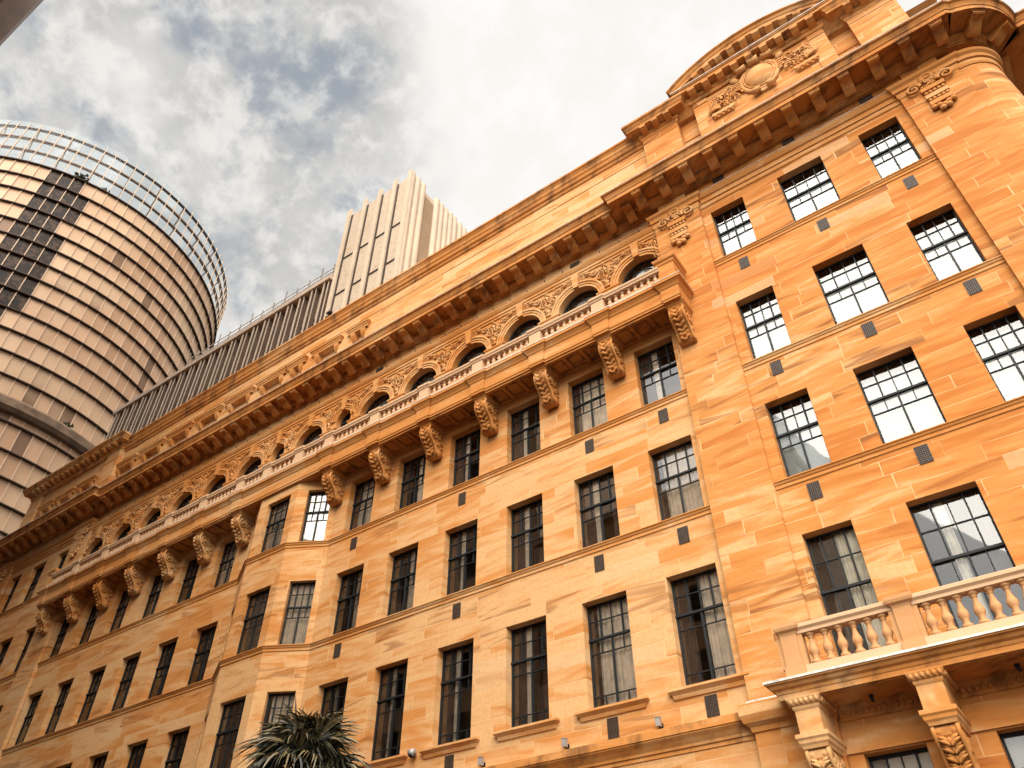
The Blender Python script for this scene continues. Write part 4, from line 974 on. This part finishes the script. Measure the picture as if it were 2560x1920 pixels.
def panes(zlist, r0):
    for za, zb in zip(zlist, zlist[1:]):
        zt, zl = tz(za), tz(zb)
        for i in range(NS):
            a0, a1_ = 2 * PI * i / NS, 2 * PI * (i + 1) / NS; am = math.degrees((a0 + a1_) / 2); am = am - 360 if am > 180 else am
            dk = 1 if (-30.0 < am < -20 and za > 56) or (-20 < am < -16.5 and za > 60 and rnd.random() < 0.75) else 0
            j = rnd.uniform(-.012, .012); ra, rb_ = r0 - 0.05 + j * 2, r0 - 0.05 - j * 2
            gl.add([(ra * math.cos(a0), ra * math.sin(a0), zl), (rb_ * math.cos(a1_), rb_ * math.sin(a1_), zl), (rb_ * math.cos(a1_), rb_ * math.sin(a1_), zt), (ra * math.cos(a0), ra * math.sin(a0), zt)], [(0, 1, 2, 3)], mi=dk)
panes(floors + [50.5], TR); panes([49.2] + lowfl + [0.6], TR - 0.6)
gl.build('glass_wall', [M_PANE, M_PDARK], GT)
for z in floors:
    q = MB(); Z = tz(z); ringp(q, [(-0.3, Z - 0.28), (0.42, Z - 0.20), (0.42, Z - 0.02), (0.3, Z + 0.06), (-0.3, Z + 0.08)], TR); q.build('floor_band', M_BAND, GT)
for z in lowfl[:8]:
    q = MB(); Z = tz(z); ringp(q, [(-0.3, Z - 0.28), (0.42, Z - 0.20), (0.42, Z - 0.02), (0.3, Z + 0.06), (-0.3, Z + 0.08)], TR - 0.6); q.build('floor_band', M_BAND, GT)
q = MB(); ringp(q, [(-0.8, tz(50.6)), (0.25, tz(50.55)), (0.7, tz(50.2)), (0.7, tz(49.4)), (0.2, tz(49.05)), (-1.2, tz(49.0))], TR); q.build('ledge', M_LEDGE, GT)
q = MB()
for i in range(NS):
    a = 2 * PI * i / NS
    if not (-115 < (math.degrees(a) if a < PI else math.degrees(a) - 360) < 60): continue
    for r0, z0, z1 in ((TR, 50.6, 90.2), (TR - 0.6, 30, 49.0)):
        c, s = math.cos(a), math.sin(a); w = 0.06
        q.add([((r0 - .05) * c - w * s * -1, (r0 - .05) * s - w * c, tz(z0)), ((r0 + .10) * c + w * s, (r0 + .10) * s - w * c, tz(z0)), ((r0 + .10) * c - w * s, (r0 + .10) * s + w * c, tz(z0)), ((r0 - .05) * c - w * s, (r0 - .05) * s + w * c, tz(z0)),
               ((r0 - .05) * c + w * s, (r0 - .05) * s - w * c, tz(z1)), ((r0 + .10) * c + w * s, (r0 + .10) * s - w * c, tz(z1)), ((r0 + .10) * c - w * s, (r0 + .10) * s + w * c, tz(z1)), ((r0 - .05) * c - w * s, (r0 - .05) * s + w * c, tz(z1))],
              [(0, 1, 5, 4), (1, 2, 6, 5), (2, 3, 7, 6), (3, 0, 4, 7), (4, 5, 6, 7)])
q.build('mullion', M_MULL, GT)
q = MB()
for i in range(NS):
    a0, a1_ = 2 * PI * i / NS, 2 * PI * (i + 1) / NS
    for za, zb in ((82.7, 85.0), (85.0, 87.3), (87.3, 89.5), (89.5, 90.6)):
        q.quad((TR * math.cos(a0), TR * math.sin(a0), tz(za)), (TR * math.cos(a1_), TR * math.sin(a1_), tz(za)), (TR * math.cos(a1_), TR * math.sin(a1_), tz(zb)), (TR * math.cos(a0), TR * math.sin(a0), tz(zb)))
q.build('crown_glass', M_CROWN, GT)
for z in (85.0, 87.3, 89.5):
    q = MB(); Z = tz(z); ringp(q, [(-0.5, Z - 0.12), (0.06, Z - 0.16), (0.06, Z + 0.10), (-0.5, Z + 0.08)], TR); q.build('crown_ring', M_BRONZE if z > 89 else M_LEDGE, GT)
q = MB()
for i in range(0, NS, 3):
    a = 2 * PI * i / NS; c, s = math.cos(a), math.sin(a)
    q.tube([((TR - 1.6) * c, (TR - 1.6) * s, tz(82.7)), ((TR - 0.4) * c, (TR - 0.4) * s, tz(84.9)), ((TR - 1.2) * c, (TR - 1.2) * s, tz(85.5)), ((TR - 0.4) * c, (TR - 0.4) * s, tz(87.2)), ((TR - 1.0) * c, (TR - 1.0) * s, tz(87.7)), ((TR - 0.3) * c, (TR - 0.3) * s, tz(89.4))], 0.13, 5)
q.build('crown_strut', M_LEDGE, GT)
q = MB(); q.lathe(0, 0, [(0, tz(82.5)), (TR - 0.2, tz(82.5)), (TR - 0.2, tz(82.6)), (0, tz(82.6))], 48); q.build('roof', M_LEDGE, GT)

# shrubs on the tower's top terrace and ledge
M_LEAF = plain('shrub_leaf', (0.045, 0.05, 0.02), 0.7, 0.3, 0, 0.3, 3)
def shrub(loc, n, r, lab):
    t = thing('terrace_shrub', lab, 'shrub', loc, 'shrubs growing on the round tower'); rnd = random.Random(int(r * 100))
    q = MB()
    for k in range(n):
        p = Vector((rnd.gauss(0, r), rnd.gauss(0, r), abs(rnd.gauss(0, r * 0.6)))); d = Vector((rnd.uniform(-1, 1), rnd.uniform(-1, 1), rnd.uniform(-.3, 1))).normalized() * 0.45; e = d.orthogonal() * 0.35
        q.quad(p - d, p + e, p + d, p - e)
    q.build('foliage', M_LEAF, t)
    s = MB(); s.tube([(0, 0, -0.3), (0.1, 0, r)], 0.08, 5); s.build('stem', M_LEDGE, t)
for a, z, n, r, lab in ((-21.5, 82.75, 60, 0.55, 'small dark shrub on the roof edge under the round tower crown'), (-14.5, 82.75, 24, 0.3, 'tiny second shrub right of the larger one under the tower crown'), (6, 50.65, 30, 0.3, 'small shrub overhanging the wide concrete ledge of the round tower')):
    shrub((TC.x + (TR - 0.1) * math.cos(rad(a)), TC.y + (TR - 0.1) * math.sin(rad(a)), tz(z)), n, r, lab)

# ------------------------------------------------------------------ brown tower whose edge shows at the upper left
M_BRN = plain('brown_metal_panel', (0.15, 0.085, 0.052), 0.55, 0.4, 0.2, 0.2, 0.4)
BT = thing('brown_tower', 'edge of a tall brown panelled building at the upper left corner', 'building', (-20, -19.03, 0))
q = MB(); q.box(-38, -0.35, -24, -0.35, 0, 118); q.build('wall', M_BRN, BT)
for k in range(12):
    q = MB(); q.box(-0.35, 0.05, -2.0 * k - 1.55, -2.0 * k + 0.0, 0, 118); q.build('panel', M_BRN, BT)
q = MB()
for k in range(39): q.box(-0.3, 0.09, -1.75, -1.3, 3.0 * k, 3.0 * k + 0.12)
q.build('bracket', M_BRONZE, BT)
# building across the street, seen mirrored in the windows
M_OPP = plain('buff_render', (0.60, 0.43, 0.29), 0.85, 0.2, 0, 0.12, 0.5)
def across(name, lab, x, w, h, loc_y=-22.0):
    t = thing(name, lab, 'building', (x, loc_y, 0)); nx, nz = int(w / 3.2), int((h - 1.5) / 4)
    q = MB(); hs = [(0.7 + 3.2 * i, 2.5 + 3.2 * i, 1.0 + 4 * j, 3.4 + 4 * j) for i in range(nx) for j in range(nz)]
    wall_sheet(q, 0, w, 0, h, hs, 0.3); q.v = [(a, -b, c) for a, b, c in q.v]; q.box(0, w, -16, -0.31, 0, h - 0.1); q.box(-0.2, w + 0.2, -16.2, 0.5, h, h + 0.5)
    q.build('wall', M_OPP, t)
    for j in range(nz): q = MB(); q.box(0.5, w - 0.5, -0.30, -0.27, 0.9 + 4 * j, 3.5 + 4 * j); q.build('window_band', M_STEEL, t)
across('street_building', 'low buff building across the street mirrored in the dark windows', -2.0, 18.5, 29.5)
across('street_shade_block', 'unseen tall buff block across the street, added to shade the left facade', -19.8, 17.5, 72)  # out-of-view block, made this tall to keep sun off the left facade
# ------------------------------------------------------------------ palm in front
M_FROND = Mat('palm_frond'); P_, p_ = M_FROND.pos(); r = M_FROND.geo.outputs['Random Per Island']
M_FROND.base(M_FROND.mix(M_FROND.smooth(r, 0.55, 0.9), M_FROND.mix(r, (0.006, 0.007, 0.002), (0.022, 0.020, 0.007)), (0.17, 0.13, 0.062)), 0.4, 0.5); M_FROND = M_FROND.m
M_BARK = plain('palm_bark', (0.13, 0.09, 0.06), 0.95, 0.1, 0, 0.3, 6)
PT = thing('palm_tree', 'fan palm with drooping split leaves in front of the sandstone wall', 'palm tree', (10.45, -6, 0))
q = MB(); q.tube([(0, 0, 0), (0.03, 0, 2), (0.0, 0.02, 4), (0.0, 0, 6.4)], [0.26, 0.20, 0.19, 0.24], 10); q.build('trunk', M_BARK, PT)
def fan(seed):
    rnd = random.Random(seed); m = MB(); nseg = 42; Lp = 0.72
    m.tube([(0, 0, 0), (Lp * 0.5, 0, 0.02), (Lp, 0, 0)], [0.022, 0.018, 0.014], 5)
    for k in range(nseg):
        a = rad(-128 + 256 * k / (nseg - 1)) + rnd.uniform(-.03, .03); l = (0.92 - 0.22 * abs(a) / 2.2) * rnd.uniform(0.88, 1.08); droop = rnd.uniform(0.6, 1.7)
        d = Vector((math.cos(a), math.sin(a), 0)); nrm = Vector((-d.y, d.x, 0)); vs = []; n = 6
        for i in range(n + 1):
            t = i / n; p = Vector((Lp, 0, 0)) + d * (l * (t - 0.16 * droop * max(0, t - .45) ** 1.5 * 2)) + Vector((0, 0, 0.10 * math.sin(t * 2) - droop * 0.85 * max(0.0, t - 0.38) ** 1.6)); w = 0.023 * math.sin(PI * min(1, 0.25 + 0.75 * t)) * (1 if t < .7 else 1.0) + 0.002
            f = 0.018 if k % 2 else -0.018
            vs += [p - nrm * w + Vector((0, 0, f)), p + nrm * w - Vector((0, 0, f))]
        m.add(vs, [(2 * i, 2 * i + 1, 2 * i + 3, 2 * i + 2) for i in range(n)])
    return m.mesh('frond', M_FROND)
fans = [fan(s) for s in range(5)]; rnd = random.Random(4)
for k in range(60):
    t = k / 59; az = k * 2.39996 + rnd.uniform(-.2, .2); el = rad(88 - 150 * t ** 0.85) + rnd.uniform(-.08, .08); s = rnd.uniform(0.80, 1.02) * (0.8 if t < .12 else 1.0)
    M = Matrix.Translation((0, 0, 6.25 + 0.45 * (1 - t))) @ Matrix.Rotation(az, 4, 'Z') @ Matrix.Rotation(-el, 4, 'Y') @ Matrix.Rotation(rnd.uniform(-.5, .5), 4, 'X') @ Matrix.Scale(s, 4)
    link('frond', fans[k % 5], PT, M)
q = MB(); q.tube([(-0.15, 0, 6.7), (-0.42, 0, 7.6), (-0.62, 0, 8.3)], [0.05, 0.04, 0.006], 6); q.tube([(-0.1, 0, 6.7), (-0.3, 0, 7.5), (-0.3, 0.02, 8.0)], [0.05, 0.04, 0.006], 6); q.build('spear_leaf', M_FROND, PT)

# ------------------------------------------------------------------ street
M_ASPH = plain('asphalt', (0.05, 0.05, 0.05), 0.9, 0.2, 0, 0.2, 4); M_PAVE = plain('paving', (0.075, 0.062, 0.05), 0.85, 0.2, 0, 0.15, 2); M_KERB = plain('kerb_stone', (0.34, 0.30, 0.26), 0.8, 0.2, 0, 0.15, 3); M_GRND = plain('city_ground', (0.06, 0.052, 0.045), 0.95, 0.1, 0, 0.2, 0.05)
q = MB(); q.quad((-1500, -1500, -0.15), (1500, -1500, -0.15), (1500, 1500, -0.15), (-1500, 1500, -0.15)); struct(q.build('ground', M_GRND))
q = MB(); q.quad((-300, -15, -0.146), (300, -15, -0.146), (300, -4.5, -0.146), (-300, -4.5, -0.146)); struct(q.build('road', M_ASPH))
q = MB(); q.box(-300, 300, -4.3, 0.0, -0.14, 0.0); q.box(-300, 300, -21.0, -15.2, -0.14, 0.0); struct(q.build('pavement', M_PAVE))
q = MB(); q.box(-300, 300, -4.5, -4.3, -0.14, 0.003); q.box(-300, 300, -15.2, -15.0, -0.14, 0.003); struct(q.build('kerb', M_KERB))
